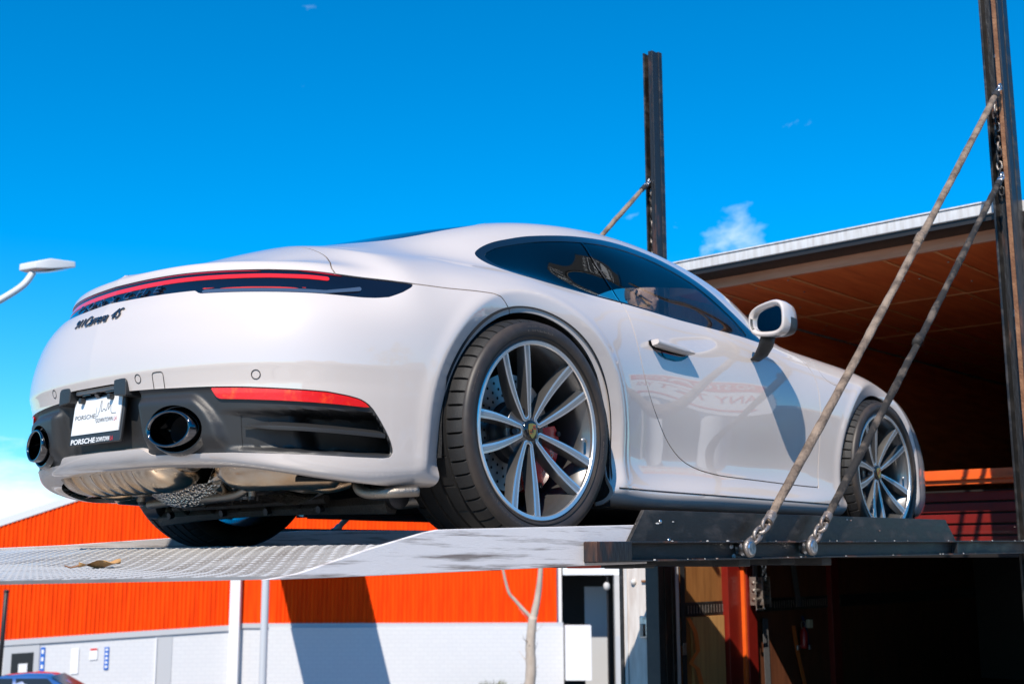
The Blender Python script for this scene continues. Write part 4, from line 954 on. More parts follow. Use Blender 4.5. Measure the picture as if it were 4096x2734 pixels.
stop(-.052,.046,-1.10,.010,m_redrub); stop(.128,.215,-1.10,.014,m_rubber); stop(.263,.327,-1.10,.008,m_rubber); stop(1.10,1.205,-1.10,.016,m_rubber); stop(-.42,-.34,-1.05,.010,m_rubber); stop(-.14,-.09,-1.05,.006,m_rubber)
for x in (.32, .9, 1.5): ob('deck_crossmember', bx(x-.04, x+.04, -1.10, 1.10, -.075, -.031), m_blk, plat, bev=.004)
# specks of chipped paint and weld spatter on the rail
sp_ = []
for i in range(46):
    x = random.uniform(.1, 3.4); z = random.choice([.0065, .0065, -.0505]) if random.random() < .7 else random.uniform(.01,.09); r = random.uniform(.0015,.004)
    sp_.append(xf(ellipsoid((0,0,0),(r*random.uniform(1,3.2), .0012, r*.7), None, 7, 4), None, (x, -1.193 if z < .009 else -1.1565, z+.0078*x)))
stuff(ob('paint_chips', join(sp_), m_flake, plat))
for x, z in ((.315,.070),(.36,.012)): ob('rivet', ellipsoid((x,-1.157,z),(.007,.004,.007)), m_pin, plat, smooth=True)
for x, z in ((.72,-.012),(.735,-.044)): ob('worn_spot', ellipsoid((x,-1.161,z+.0078*x),(.012,.003,.008)), m_flake, plat, smooth=True)
# ------------------------------------------------------------------ sleeved support chains
m_sleeve = M('dirty_sleeve', (.27,.20,.15), .85, var=(.060,.042,.033), vscale=13, vstr=.97, vlo=.40, vhi=.66, bump=.7, bscale=110)
m_sleeve2 = M('blackened_sleeve', (.11,.085,.068), .85, var=(.010,.009,.009), vscale=11, vstr=.97, vlo=.36, vhi=.52, bump=.6, bscale=60)
def link(c, d, up, Lk=.042, wd=.026, r=.0065):
    d, u, v = frame(d); u = np.asarray(up, float)-d*(np.asarray(up, float)@d); u /= np.linalg.norm(u); P = []
    for k in range(24):
        a = 2*math.pi*k/24; e = math.cos(a); P.append(np.array(c)+d*(Lk/2*math.copysign(abs(e)**.7, e))+u*(wd/2*math.sin(a)))
    P.append(P[0]); P.append(P[1]); return tube(P, r, 8, False)
def support(label, A, Bp, mat, r, pin, seed, side=-1):
    random.seed(seed); A = np.array(A); Bp = np.array(Bp); d = (Bp-A)/np.linalg.norm(Bp-A)
    t = thing('support_chain', label, 'chain', tuple(pin), 'sleeved chains holding the lift deck')
    n = 70; P = []; R = []
    for i in range(n):
        f_ = i/(n-1); o = np.array([random.uniform(-1,1), 0, random.uniform(-1,1)])*.0012
        sag = math.sin(f_*math.pi)*np.array([.0,0,-.012]); P.append(A+(Bp-A)*f_+o+sag); R.append(r*(1+.05*math.sin(f_*31+seed)+random.uniform(-.05,.05))*(1 if 1 < i < n-2 else .86))
    ob('sleeve', tube(P, R, 14, True, .03), mat, t, smooth=True)
    for f_ in ((.0, .012), (.985, 1.0)):
        ob('sleeve_tie', tube([A+(Bp-A)*f_[0], A+(Bp-A)*f_[1]], r*1.12, 14), m_chain if f_[0] == 0 else m_rubber, t, smooth=True, sharp=40)
    # fray where two sleeves overlap
    c = A+(Bp-A)*(.56 if seed % 2 else .45); fr = []
    for i in range(26):
        a = random.uniform(0, 6.28); _, u, v = frame(d); s0 = c+d*random.uniform(-.02,.02)+(u*math.cos(a)+v*math.sin(a))*r*.95; e0 = s0+(u*math.cos(a)+v*math.sin(a))*random.uniform(.004,.014)+np.array([0,0,-random.uniform(.0,.022)]); fr.append(tube([s0, (s0+e0)/2+np.array([0,0,.002]), e0], [.0016,.0012,.0005], 4))
    stuff(ob('frayed_threads', join(fr), mat, t))
    ob('sleeve_cuff', tube([c-d*.035, c, c+d*.035], [r*1.12,r*1.2,r*1.1], 14, True, .05), mat, t, smooth=True)
    pin = np.array(pin); k = int(round(np.linalg.norm(A-pin)/.036)); 
    for i in range(k):
        c_ = pin+(A-pin)*((i+.55)/k); ob('chain_link', link(c_, A-pin, (0,1,0) if i % 2 else (1,0,.4), .050, .036, .0068), m_chain, t, smooth=True)
    ob('pin', lathe([(0,-.022),(.020,-.022),(.024,-.018),(.024,.0),(.017,.004),(.017,.012),(.026,.016),(.026,.030),(0,.030)], 28, 'y', pin), m_pin, t, smooth=True, sharp=35)
    ob('pin_ring', xf(lathe([(.018,-.006),(.030,-.008),(.031,0),(.030,.008),(.018,.006)], 24, 'y', (0,0,0)), None, pin+np.array([-.004,.012*-side*-1,0])), m_chain, t, smooth=True)
    for i in range(3): ob('chain_link', link(Bp+d*(.018+.030*i), d, (0,1,0) if i % 2 else (1,0,-.8), .040, .026, .0055), m_pin, t, smooth=True)
    random.seed(11); return t
support('pale dirty sleeved chain slanting across the front wing to the tall right post', (.900,-1.2,.080), (3.430,-1.2,2.392), m_sleeve, .0168, (.757,-1.2,-.012), 3)
support('blackened sleeved chain slanting across the front wheel to the right post', (1.318,-1.2,.094), (3.362,-1.2,1.880), m_sleeve2, .0158, (1.187,-1.2,-.006), 4)
support('far sleeved chain rising behind the roof to the left post', (.90,1.16,.08), (3.485,1.155,2.385), m_sleeve, .0155, (.757,1.16,-.01), 5, 1)
# ------------------------------------------------------------------ lift posts
def post(label, y, top, hw=.052, dp=.066):
    t = thing('lift_post', label, 'post', (3.60, y, -1.45), 'steel lift posts at the truck tail')
    yl, yr = y+hw, y-hw
    ob('channel_web', bx(3.600,3.612,yr,yl,-1.45,top), m_blk_rust, t)
    ob('channel_flange', bx(3.540,3.600,yl-.012,yl,-1.45,top), m_blk, t, bev=.002)
    ob('channel_flange', bx(3.540,3.600,yr,yr+.012,-1.45,top), m_blk_rust, t, bev=.002)
    ob('box_tube', bx(3.612,3.612+dp,yr-.003,yl+.003,-1.45,top+.012), m_blk, t, bev=.003)
    ob('channel_lip', bx(3.540,3.546,yr+.012,yr+.034,-1.45,top), m_rust if y < 0 else m_blk_rust, t)
    for z0, z1, w_ in ((2.55,2.80,.020),(2.28,2.34,.018),(1.05,1.45,.022),(1.5,1.78,.016),(.60,.74,.018),(2.02,2.12,.012)):
        n = 18; Vv = []; 
        for i in range(n):
            zz_ = z0+(z1-z0)*i/(n-1); a = yr+.038+random.uniform(-.004,.004); b = a+w_*random.uniform(.4,1.1)*math.sin(math.pi*(i+.4)/n)**.3; Vv += [(3.5985,a,zz_),(3.5985,b,zz_)]
        ob('paint_flake', (np.array(Vv), [(2*i,2*i+1,2*i+3,2*i+2) for i in range(n-1)]), m_flake, t)
    z = 2.36
    for i in range(14):
        ob('lift_chain_link', link((3.572, y+.012+.004*math.sin(i*1.7), z), (0,0,1), (0,1,0) if i % 2 else (1,0,0), .046, .026, .006), m_blk_rust if i % 3 else m_chain, t, smooth=True); z -= .036
    return t
post('rusty black lift post with flaking paint at the right edge', -1.150, 3.36)
post('dark lift post standing against the sky beyond the car roof', 1.150, 3.35, .040, .040)
# ------------------------------------------------------------------ truck body
truck = thing('car_transporter', 'enclosed truck body with white roof edge and plywood lined interior', 'truck', (7.0,0,-1.45))
m_whitep = M('dirty_white_panel', (.60,.60,.61), .45, var=(.38,.34,.31), vscale=4, vstr=.6, stretch=(8,8,1), bump=.1, bscale=20)
m_cdark = M('dark_paint', (.012,.010,.010), .5)
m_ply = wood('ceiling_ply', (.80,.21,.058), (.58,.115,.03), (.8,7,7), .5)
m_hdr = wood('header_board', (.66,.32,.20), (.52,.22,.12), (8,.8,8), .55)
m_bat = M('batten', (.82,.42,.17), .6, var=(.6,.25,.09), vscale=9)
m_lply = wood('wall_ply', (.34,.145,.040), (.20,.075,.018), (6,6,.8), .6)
m_lply_shaded = wood('wall_ply_shaded', (.14,.045,.018), (.08,.025,.010), (6,6,.8), .6)  # same ply, colour darkened for the shade deeper in the bay
m_lply2 = wood('board_pale', (.56,.31,.11), (.38,.18,.06), (9,9,.6), .6)
m_redp = M('red_paint', (.19,.010,.006), .4, var=(.10,.007,.004), vscale=6, coat=.3)
m_oran = M('orange_paint', (.80,.12,.012), .42, var=(.60,.07,.01), vscale=7, coat=.2)
ob('roof_edge', bx(3.625,3.70,-1.10,1.30,1.797,1.862), m_whitep, truck, bev=.006)
ob('roof_edge_cap', bx(3.618,3.72,-1.105,1.305,1.862,1.872), m_whitep, truck, bev=.002)
ob('roof_edge_end', bx(3.63,3.70,-1.16,-1.10,1.775,1.855), m_cdark, truck)
ob('roof', bx(3.705,12.0,-1.28,1.30,1.80,1.86), m_whitep, truck)
ob('header_soffit', bx(3.64,3.865,-1.10,1.25,1.765,1.796), m_cdark, truck)
ob('header_board', bx(3.835,3.862,-1.14,1.22,1.700,1.764), m_hdr, truck)
random.seed(21)
ysm = [-1.18,-.62,-.30,.34,.62,.92,1.20]; xsm = [3.865,5.12,6.34,7.56,8.78,10.0,11.2]
for i in range(len(xsm)-1):
    for j in range(len(ysm)-1):
        dz = random.uniform(0,.004); ob('ceiling_panel', bx(xsm[i]+.003,xsm[i+1]-.003,ysm[j]+.003,ysm[j+1]-.003,1.708+dz,1.724), m_ply, truck)
        for k in range(2):
            ob('ceiling_screw', ellipsoid((random.uniform(xsm[i]+.1,xsm[i+1]-.1), ysm[j]+.05+.1*k, 1.706), (.008,.008,.004), None, 8, 4), m_pin, truck)
for y in ysm[1:-1]: ob('ceiling_batten', bx(3.87,11.2,y-.009,y+.009,1.7035,1.7075), m_bat, truck)
for x in xsm[1:3]: ob('ceiling_batten', bx(x-.010,x+.010,-1.17,1.19,1.699,1.7033), m_bat, truck)
ob('right_wall', bx(3.70,12.0,-1.28,-1.235,-1.25,1.80), m_whitep, truck); ob('front_wall', bx(11.95,12.0,-1.23,1.25,-1.25,1.80), m_cdark, truck)
ob('left_wall', bx(3.76,12.0,1.235,1.30,-1.25,1.80), m_whitep, truck); ob('right_lining', bx(3.72,11.9,-1.232,-1.222,.0,1.70), m_ply, truck)
ob('left_lining', bx(4.75,11.9,1.222,1.232,.0,1.70), m_ply, truck)
ob('truck_floor', bx(3.70,12.0,-1.235,1.235,-1.25,-1.15), m_cdark, truck); ob('upper_deck', bx(4.36,11.9,-1.2,1.2,-.05,-.008), m_cdark, truck)
# upper cross beam and red slats ahead of the car
ob('cross_beam', prism([(4.46,.385),(4.53,.385),(4.53,.455),(4.50,.462),(4.50,.475),(4.46,.475)], 'y', -1.20, 1.20), m_oran, truck, bev=.003)
ob('cross_beam_lip', bx(4.44,4.46,-1.20,1.20,.415,.432), m_oran, truck)
for i in range(5): ob('slat', bx(4.60,4.62,-1.2,1.2,.02+.068*i,.075+.068*i), m_redp, truck, bev=.003)
ob('bulkhead', bx(4.63,4.65,-1.2,1.2,0,.36), m_cdark, truck)
# left wall of the lower bay
W0 = 1.165
def wall(name, x0, x1, z0, z1, mat, d=.0, th=.02, bev=0): return ob(name, bx(x0, x1, W0-d, W0-d+th, z0, z1), mat, truck, bev=bev)
wall('rear_frame', 3.475,3.535,-1.25,-.06,M('frame_blue_black',(.018,.025,.032),.45,var=(.05,.05,.05),vscale=9),.05,.10,.003)
wall('frame_gap', 3.535,3.56,-1.25,-.06,m_oran,-.05); wall('rear_frame', 3.560,3.615,-1.25,-.06,m_cdark,.04,.09,.003); wall('frame_gap', 3.615,3.705,-1.25,-.06,m_cdark,-.03)  # first gap strip is coloured orange for the light in it
wall('white_strip', 3.705,3.742,-1.25,-.06,m_whitep,.02,.03,.002)
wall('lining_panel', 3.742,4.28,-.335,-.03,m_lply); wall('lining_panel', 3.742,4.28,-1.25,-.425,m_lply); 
wall('pale_board', 3.885,4.262,-1.25,-.43,m_lply2,.022,.02)
wall('lining_panel', 4.655,5.74,-.335,-.03,m_lply_shaded); wall('lining_panel', 4.655,5.74,-1.25,-.425,m_lply_shaded)
wall('lining_panel', 5.86,8.6,-.335,-.03,m_lply_shaded); wall('lining_panel', 5.86,8.6,-1.25,-.425,m_lply_shaded)
etr = wall('tie_down_rail', 3.742,8.6,-.425,-.335,m_blk,.004,.02)
for i in range(62):
    x = 3.86+.034*i
    if 4.27 < x < 4.66 or 5.70 < x < 5.9: continue
    ob('rail_slot', bx(x, x+.009, W0-.0065, W0-.003, -.408,-.355), m_chain, etr)
for x0, x1, mt, d in ((4.278,4.437,m_redp,.05),(4.437,4.462,m_oran,.075),(4.462,4.575,m_redp,.085),(4.575,4.655,m_redp,.03),(5.74,5.86,m_redp,.04)): wall('red_upright', x0, x1, -1.25, -.03, mt, d, d+.02, .002)
ob('front_lower_wall', bx(8.6,8.65,-1.2,1.2,-1.25,-.05), m_cdark, truck)
# things hanging in the lower bay
def strap(name, label, pts, wd, mat, cat='strap', extra=None):
    P = np.array(pts, float); t = thing(name, label, cat, tuple(P[-1])); V = []; F = []
    for i, p_ in enumerate(P): 
        tw = wd/2; V += [p_+np.array([-tw,0,0]), p_+np.array([tw,0,0]), p_+np.array([tw,.004,0]), p_+np.array([-tw,.004,0])]
    for i in range(len(P)-1):
        for k in range(4): F.append((i*4+k, i*4+(k+1) % 4, (i+1)*4+(k+1) % 4, (i+1)*4+k))
    F += [(3,2,1,0), tuple(range(len(V)-4, len(V)))]
    ob('webbing', (np.array(V), F), mat, t)
    for (nm, VF, mm) in (extra or []): ob(nm, VF, mm, t, bev=.002)
    return t
m_web_o = M('orange_webbing', (.62,.14,.02), .8, bump=.4, bscale=300); m_web_k = M('black_webbing', (.012,.012,.013), .85); m_web_g = M('grey_webbing', (.10,.10,.105), .85, var=(.05,.05,.05), vscale=40); m_web_b = M('blue_webbing', (.015,.04,.14), .8); m_yel = M('yellow_webbing', (.62,.38,.02), .7)
yw = W0-.03
strap('tie_down_strap', 'black strap with metal clip hanging beside the white strip', [(3.773,yw,-.05),(3.770,yw,-.35),(3.775,yw,-.50),(3.768,yw,-.60)], .05, m_web_k, extra=[('clip', bx(3.755,3.79,yw-.006,yw+.006,-.66,-.585), m_chain),('webbing_tail', bx(3.748,3.794,yw-.004,yw+.001,-1.2,-.66), m_web_k)])
strap('tie_down_strap', 'orange strap knotted over the pale plywood board', [(3.80,yw-.02,-.43),(3.86,yw-.03,-.52),(3.875,yw-.03,-.58),(3.885,yw-.03,-.64),(3.83,yw-.03,-.68),(3.80,yw-.03,-.71),(3.875,yw-.03,-.75),(3.92,yw-.03,-.86),(3.94,yw-.03,-.93)], .042, m_web_o, extra=[('buckle', bx(3.90,3.97,yw-.045,yw-.02,-.97,-.93), m_pin),('yellow_tag', bx(3.82,3.87,yw-.045,yw-.03,-.93,-.86), m_yel)])
strap('tie_down_strap', 'orange strap with a steel buckle hanging on the dark wall', [(5.165,yw,-.535),(5.19,yw,-.64),(5.215,yw,-.74),(5.26,yw,-.86),(5.33,yw,-1.05)], .048, m_web_o, extra=[('buckle', bx(5.19,5.245,yw-.012,yw+.006,-.71,-.675), m_pin)])
strap('tie_down_strap', 'grey strap hanging above the tie-down rail', [(5.19,yw,-.06),(5.23,yw,-.25),(5.26,yw,-.40)], .07, m_web_g)
strap('tie_down_strap', 'grey strap hanging beside the red uprights', [(4.775,yw,-.47),(4.78,yw,-.7),(4.79,yw,-1.1)], .07, m_web_g)
strap('tie_down_strap', 'blue strap clipped to the rail near the red bottle', [(5.30,yw,-.47),(5.36,yw,-.60),(5.37,yw,-.68)], .03, m_web_b, extra=[('hook', bx(5.36,5.39,yw-.012,yw,-.715,-.68), m_pin),('end_cap', bx(5.345,5.395,yw-.03,yw,-.56,-.50), M('cream', (.6,.55,.4), .5))])
def ratchet(label, x, y, z0):
    t = thing('ratchet', label, 'ratchet', (x, y, z0))
    ob('strap', bx(x-.025,x+.025,y-.004,y+.004,z0,-.03), m_web_g, t)
    for s in (-.045,.040): ob('side_plate', bx(x+s,x+s+.006,y-.03,y+.02,z0-.17,z0+.02), m_chain, t, bev=.002)
    for z in (-.02,-.07,-.13): ob('spindle', cyl((x-.05,y-.01,z0+z),(x+.05,y-.01,z0+z),.012,12), m_chain, t, smooth=True)
    ob('handle', bx(x-.05,x+.05,y-.035,y-.025,z0-.205,z0-.19), m_pin, t, bev=.003)
    for s in (-.048,.043): ob('handle_rod', bx(x+s,x+s+.005,y-.033,y-.027,z0-.2,z0-.13), m_chain, t)
ratchet('steel ratchet hung in front of the red uprights', 4.52, W0-.115, -.20); ratchet('darker steel ratchet right of the red uprights', 4.715, W0-.06, -.20)
hc = thing('hanging_chain', 'short steel chain hanging beside the upper ratchet', 'chain', (4.70, W0-.08, -.16))
for i in range(6): ob('chain_link', link((4.70, W0-.08, -.05-.030*i), (0,0,1), (1,0,0) if i % 2 else (0,1,0), .042, .030, .007), m_pin, hc, smooth=True)
bt = thing('bottle', 'small red bottle hanging by the tie-down rail', 'bottle', (5.27, W0-.05, -.70))
ob('bottle_body', lathe([(0,0),(.026,0),(.028,.02),(.028,.11),(.018,.135),(.014,.15),(0,.15)], 20, 'z', (5.27,W0-.05,-.70)), M('bottle_red', (.35,.012,.015), .3), bt, smooth=True)
ob('bottle_wire', torus((5.27,W0-.05,-.535), .03, .004, rotm('X', math.pi/2), 16, 6), m_chain, bt, smooth=True)
# rear door leaf of the truck with its latch
td = thing('truck_door', 'pale grey truck door leaf with a steel latch', 'door', (3.72, 1.44, -1.40))
ob('leaf', bx(3.700,3.738,1.318,1.560,-1.40,-.06), M('door_grey', (.66,.62,.60), .5, var=(.42,.35,.31), vscale=5, stretch=(4,4,.6), vstr=.6), td, bev=.004)
ob('leaf_edge', bx(3.690,3.742,1.560,1.585,-1.40,-.06), m_blk, td); ob('edge_trim', bx(3.692,3.700,1.525,1.545,-1.40,-.06), m_whitep, td)
la = ob('latch', bx(3.672,3.700,1.355,1.415,-.56,-.42), m_pin, td, bev=.006); ob('latch_lever', bx(3.655,3.672,1.372,1.398,-.55,-.47), m_chain, la, bev=.003)
ob('latch_hook', cyl((3.69,1.33,-.20),(3.69,1.40,-.20),.008,8), m_rust, td); ob('door_bolt', ellipsoid((3.695,1.47,-.205),(.02,.02,.02)), m_whitep, td)
# dry leaf on the tail plate
random.seed(5)
def leaf_mesh():
    V = []; F = []; n, m = 15, 9
    for i in range(n):
        u = i/(n-1); w_ = .055*math.sin(math.pi*u**.8)**.8*(1+.22*math.sin(u*19))+.001
        for j in range(m):
            v = (j/(m-1)-.5)*2; V.append((u*.20-.10, v*w_, .012+.020*v*v+.030*max(0,u-.55)*2*(1.2-abs(v))+.010*math.sin(u*9+v*3)))
    for i in range(n-1):
        for j in range(m-1): F.append((i*m+j, i*m+j+1, (i+1)*m+j+1, (i+1)*m+j))
    V = np.array(V); k = len(V); F2 = F+[tuple(reversed([q+k for q in f])) for f in F]
    return np.concatenate([V, V-[0,0,.0012]]), F2
LF = (-1.13,-.30,-.0665)
lf = thing('dry_leaf', 'curled tan leaf lying on the tail plate', 'leaf', LF)
ob('leaf_blade', xf(leaf_mesh(), rotm('Z', -.55), LF, .55), M('dry_leaf', (.52,.30,.12), .7, var=(.34,.15,.05), vscale=25, bump=.4, bscale=90), lf, smooth=True)
ob('leaf_stalk', tube([(-1.175,-.272,-.058),(-1.195,-.262,-.064),(-1.21,-.256,-.058)], [.003,.0025,.002], 6), m_rust, lf)
# ------------------------------------------------------------------ ground
GZ = -1.50
fh = np.array([math.cos(yaw), math.sin(yaw)])
def ground_z(x, y):
    s = (x-CAMP[0])*fh[0]+(y-CAMP[1])*fh[1]
    return GZ-np.clip((s-11)/(36-11), 0, 1)*3.95-np.clip((s-36)/(60-36), 0, 1)*1.5
m_asph = M('asphalt', (.17,.158,.145), .85, var=(.22,.205,.19), vscale=3, bump=.5, bscale=120)
gx = np.concatenate([[-1500,-400,-120], np.linspace(-60,110,86), [200,500,1500]]); gm = len(gx)
V = [(x, y, float(ground_z(x, y))) for x in gx for y in gx]; F = [(i*gm+j, (i+1)*gm+j, (i+1)*gm+j+1, i*gm+j+1) for i in range(gm-1) for j in range(gm-1)]
struct(ob('ground', (np.array(V), F), m_asph, None, smooth=True))
m_bounce = M('bounce_concrete', (.36,.335,.30), .85, var=(.27,.25,.225), vscale=1.3, bump=.3, bscale=50)
struct(ob('bounce_slab', bx(-16,4,-3.9,5.6,GZ-.05,GZ+.006), m_bounce, None))  # pale slab added out of view to bounce sunlight under deck and truck
m_conc = M('pavement_concrete', (.34,.33,.31), .8, var=(.24,.23,.22), vscale=2.5, bump=.3, bscale=60)
struct(ob('pavement', bx(-30,60,-5.9,-3.9,GZ-.3,GZ+.13), m_conc, None, bev=.02))
struct(ob('pavement', bx(-40,70,-21.5,-17.5,GZ-.3,GZ+.13), m_conc, None, bev=.02))
for i in range(14): struct(ob('road_marking', bx(-30+6*i,-27+6*i,-11.75,-11.6,GZ+.001,GZ+.005), M('road_paint', (.7,.7,.68), .7) if i == 0 else bpy.data.materials['road_paint'], None))
# ------------------------------------------------------------------ orange building
rh = np.array([rv[0], rv[1]]); rh = rh/np.linalg.norm(rh); O2 = np.array([34.57, 46.76]); nh = -fh
def bw(r, d, z):            # facade coordinates: r along the right-hand front, d out towards the viewer
    q = O2+rh*r+nh*d; return (q[0], q[1], z)
def bbox_(r0, r1, d0, d1, z0, z1):
    V = [bw(r, d, z) for z in (z0, z1) for (r, d) in ((r0,d0),(r1,d0),(r1,d1),(r0,d1))]
    return np.array(V), [(0,1,2,3),(7,6,5,4),(0,4,5,1),(1,5,6,2),(2,6,7,3),(3,7,4,0)]
BG = -7.0
m_clad = M('orange_cladding', (.88,.070,.002), .75, var=(.66,.036,.002), vscale=1.0, spec=.08, stretch=(5,5,.35), vstr=.8)
m_block = bpy.data.materials.new('white_block'); m_block.use_nodes = True
t_ = m_block.node_tree; b_ = t_.nodes['Principled BSDF']; br_ = t_.nodes.new('ShaderNodeTexBrick'); tc_ = t_.nodes.new('ShaderNodeTexCoord'); mp_ = t_.nodes.new('ShaderNodeMapping')
mp_.inputs['Rotation'].default_value = (math.pi/2, 0, 0); t_.links.new(tc_.outputs['Object'], mp_.inputs[0])
br_.inputs['Color1'].default_value = (.60,.605,.62,1); br_.inputs['Color2'].default_value = (.585,.59,.61,1); br_.inputs['Mortar'].default_value = (.53,.54,.565,1); br_.inputs['Scale'].default_value = 1; br_.inputs['Brick Width'].default_value = .4; br_.inputs['Row Height'].default_value = .2; br_.inputs['Mortar Size'].default_value = .012
t_.links.new(mp_.outputs[0], br_.inputs['Vector']); t_.links.new(br_.outputs['Color'], b_.inputs['Base Color']); b_.inputs['Roughness'].default_value = .8
bp2 = t_.nodes.new('ShaderNodeBump'); bp2.inputs['Strength'].default_value = .25; bp2.inputs['Distance'].default_value = .02; bp2.invert = True; t_.links.new(br_.outputs['Fac'], bp2.inputs['Height']); t_.links.new(bp2.outputs[0], b_.inputs['Normal'])
m_band = M('grey_band', (.44,.45,.47), .6); m_wpaint = M('white_paint_wall', (.72,.72,.73), .6); m_dkgl = M('dark_glass', (.02,.025,.03), .08)
bld = thing('warehouse', 'orange clad warehouse above a white block wall behind the lift deck', 'building', bw(7, -6, BG))
def wall_local(name, VF, ang, org, mat):
    """object with its own frame so that the block pattern runs along the wall"""
    V = np.asarray(VF[0]); M3 = rotm('Z', ang); me = meshdata(name, V, VF[1], False, [mat]); o = bpy.data.objects.new(name, me); C.objects.link(o); o.parent = bld; o.location = Vector(org)-bld.location; o.rotation_euler = (0,0,ang); return o
angR = math.atan2(rh[1], rh[0])
wall_local('block_wall', bx(0,14.45,-.3,0,0,3.55), angR, bw(0,0,BG), m_block)
def ribs(n, pitch, h, taper=None):
    """box-rib sheet, front to -y in its own frame, base at z=0"""
    pts = []
    for i in range(n):
        x = i*pitch; pts += [(x, 0),(x+pitch*.30, 0),(x+pitch*.40,-.055),(x+pitch*.80,-.055),(x+pitch*.90, 0)]
    pts.append((n*pitch, 0)); V = []; F = []
    for x, y in pts: V += [(x, y, 0),(x, y, h if taper is None else h+taper*x)]
    k = len(V); V += [(x, y+.004, z) for x, y, z in V]
    for i in range(len(pts)-1): F += [(2*i, 2*i+2, 2*i+3, 2*i+1), (k+2*i, k+2*i+1, k+2*i+3, k+2*i+2)]
    return np.array(V), F
def place(name, VF, org, ang, mat, par):
    me = meshdata(name, VF[0], VF[1], False, [mat]); o = bpy.data.objects.new(name, me); C.objects.link(o); o.parent = par; o.location = Vector(org)-par.location; o.rotation_euler = (0,0,ang); return o
sh_ = ribs(5, .2, 7.6)
me_sh = None
for i in range(14):
    q = bw(.15+1.0*i, .02, -3.25)
    if me_sh is None: o = place('cladding_sheet', sh_, q, angR, m_clad, bld); me_sh = o.data
    else:
        o = bpy.data.objects.new('cladding_sheet', me_sh); C.objects.link(o); o.parent = bld; o.location = Vector(q)-bld.location; o.rotation_euler = (0,0,angR)
ob('grey_band', bbox_(-1.44,14.45,0,.09,-3.47,-3.245), m_band, bld)
ob('back_volume', bbox_(0,14.4,-14,-.31,BG,4.3), m_wpaint, bld); 
# left-hand front, running nearer to the left
Ll = 20.0; SLP = -.056; angL = angR-.14
def lw_(s, d, z):          # s metres left of the corner, d out of the wall, heights follow the sloping street
    q = O2+rh*(-1.45-s)+nh*(.15*s+d); return (q[0], q[1], z+SLP*s)
topz = lambda s: 5.6-.30*s
nS = int(Ll)
def lsheet(s0):
    V, F = ribs(5, .2, 1.0); o = []
    for x, y, z in V:
        s = s0+1-x; o.append(lw_(s, .03-y, (-3.3 if z < .5 else topz(s))))
    return np.array(o), F
for i in range(nS): ob('cladding_sheet', lsheet(i), m_clad, bld)
def lbox(s0, s1, d0, d1, z0, z1):
    V = [lw_(s, d, z) for z in (z0, z1) for (s, d) in ((s0,d0),(s1,d0),(s1,d1),(s0,d1))]; return np.array(V), [(3,2,1,0),(4,5,6,7),(1,5,4,0),(2,6,5,1),(3,7,6,2),(0,4,7,3)]
VW = bx(0,Ll,0,.3,0,3.6); VW[0][:, 2] += -SLP*(VW[0][:, 0])+SLP*Ll
wall_local('block_wall', VW, math.atan2(rh[1]-.15*nh[1], rh[0]-.15*nh[0]), np.array(lw_(Ll,0,BG-.1))-np.array([0,0,SLP*Ll]), m_block)
V = [lw_(0,.12,topz(0)-.05),lw_(Ll,.12,topz(Ll)-.05),lw_(Ll,.12,topz(Ll)+.30),lw_(0,.12,topz(0)+.30),lw_(0,-.5,topz(0)-.05),lw_(Ll,-.5,topz(Ll)-.05),lw_(Ll,-.5,topz(Ll)+.30),lw_(0,-.5,topz(0)+.30)]
ob('roof_fascia', (np.array(V), [(0,1,2,3),(7,6,5,4),(0,4,5,1),(1,5,6,2),(2,6,7,3),(3,7,4,0)]), M('pale_fascia', (.60,.61,.63), .6), bld)
ob('grey_band', lbox(0,Ll,.0,.10,-3.56,-3.295), m_band, bld)
ob('corner_column', bbox_(-1.93,-1.44,.0,.45,BG-.1,5), m_wpaint, bld); ob('return_wall', bbox_(-1.46,.0,-.05,.0,BG-.1,-3.47), m_block, bld); ob('return_cladding', bbox_(-1.46,.16,-.05,.02,-3.24,4.3), m_clad, bld)
ob('door_surround', lbox(9.3,10.9,-.02,.045,-6.9,-3.62), m_band, bld); ob('door', lbox(9.55,10.55,.0,.06,-6.2,-3.95), m_dkgl, bld); ob('door_leaf', lbox(9.8,10.2,.06,.09,-6.2,-4.45), m_wpaint, bld)
ob('doorway', lbox(11.0,13.5,.0,.06,-6.2,-3.75), m_dkgl, bld)
ob('recess', lbox(3.2,3.9,-.01,.03,-6.9,-3.65), m_band, bld); ob('recess_side', lbox(3.9,3.96,.0,.10,-6.9,-3.65), m_wpaint, bld)
# roof plant
ru = thing('roof_unit', 'small dark roof fan above the warehouse edge on the left', 'roof vent', lw_(9, -2.5, 3.0))
ob('unit_base', lbox(9.2,10.3,-3.2,-2.2,topz(9.7)-.1,topz(9.7)+.42), M('roof_grey', (.30,.28,.28), .7), ru); ob('fan_cowl', ellipsoid(lw_(8.6,-2.6,topz(8.6)+1.0),(.28,.28,.24)), M('cowl_dark', (.05,.05,.06), .6), ru, smooth=True); ob('fan_neck', cyl(lw_(8.6,-2.6,topz(8.6)-.2),lw_(8.6,-2.6,topz(8.6)+.95),.10,12), m_cdark, ru)
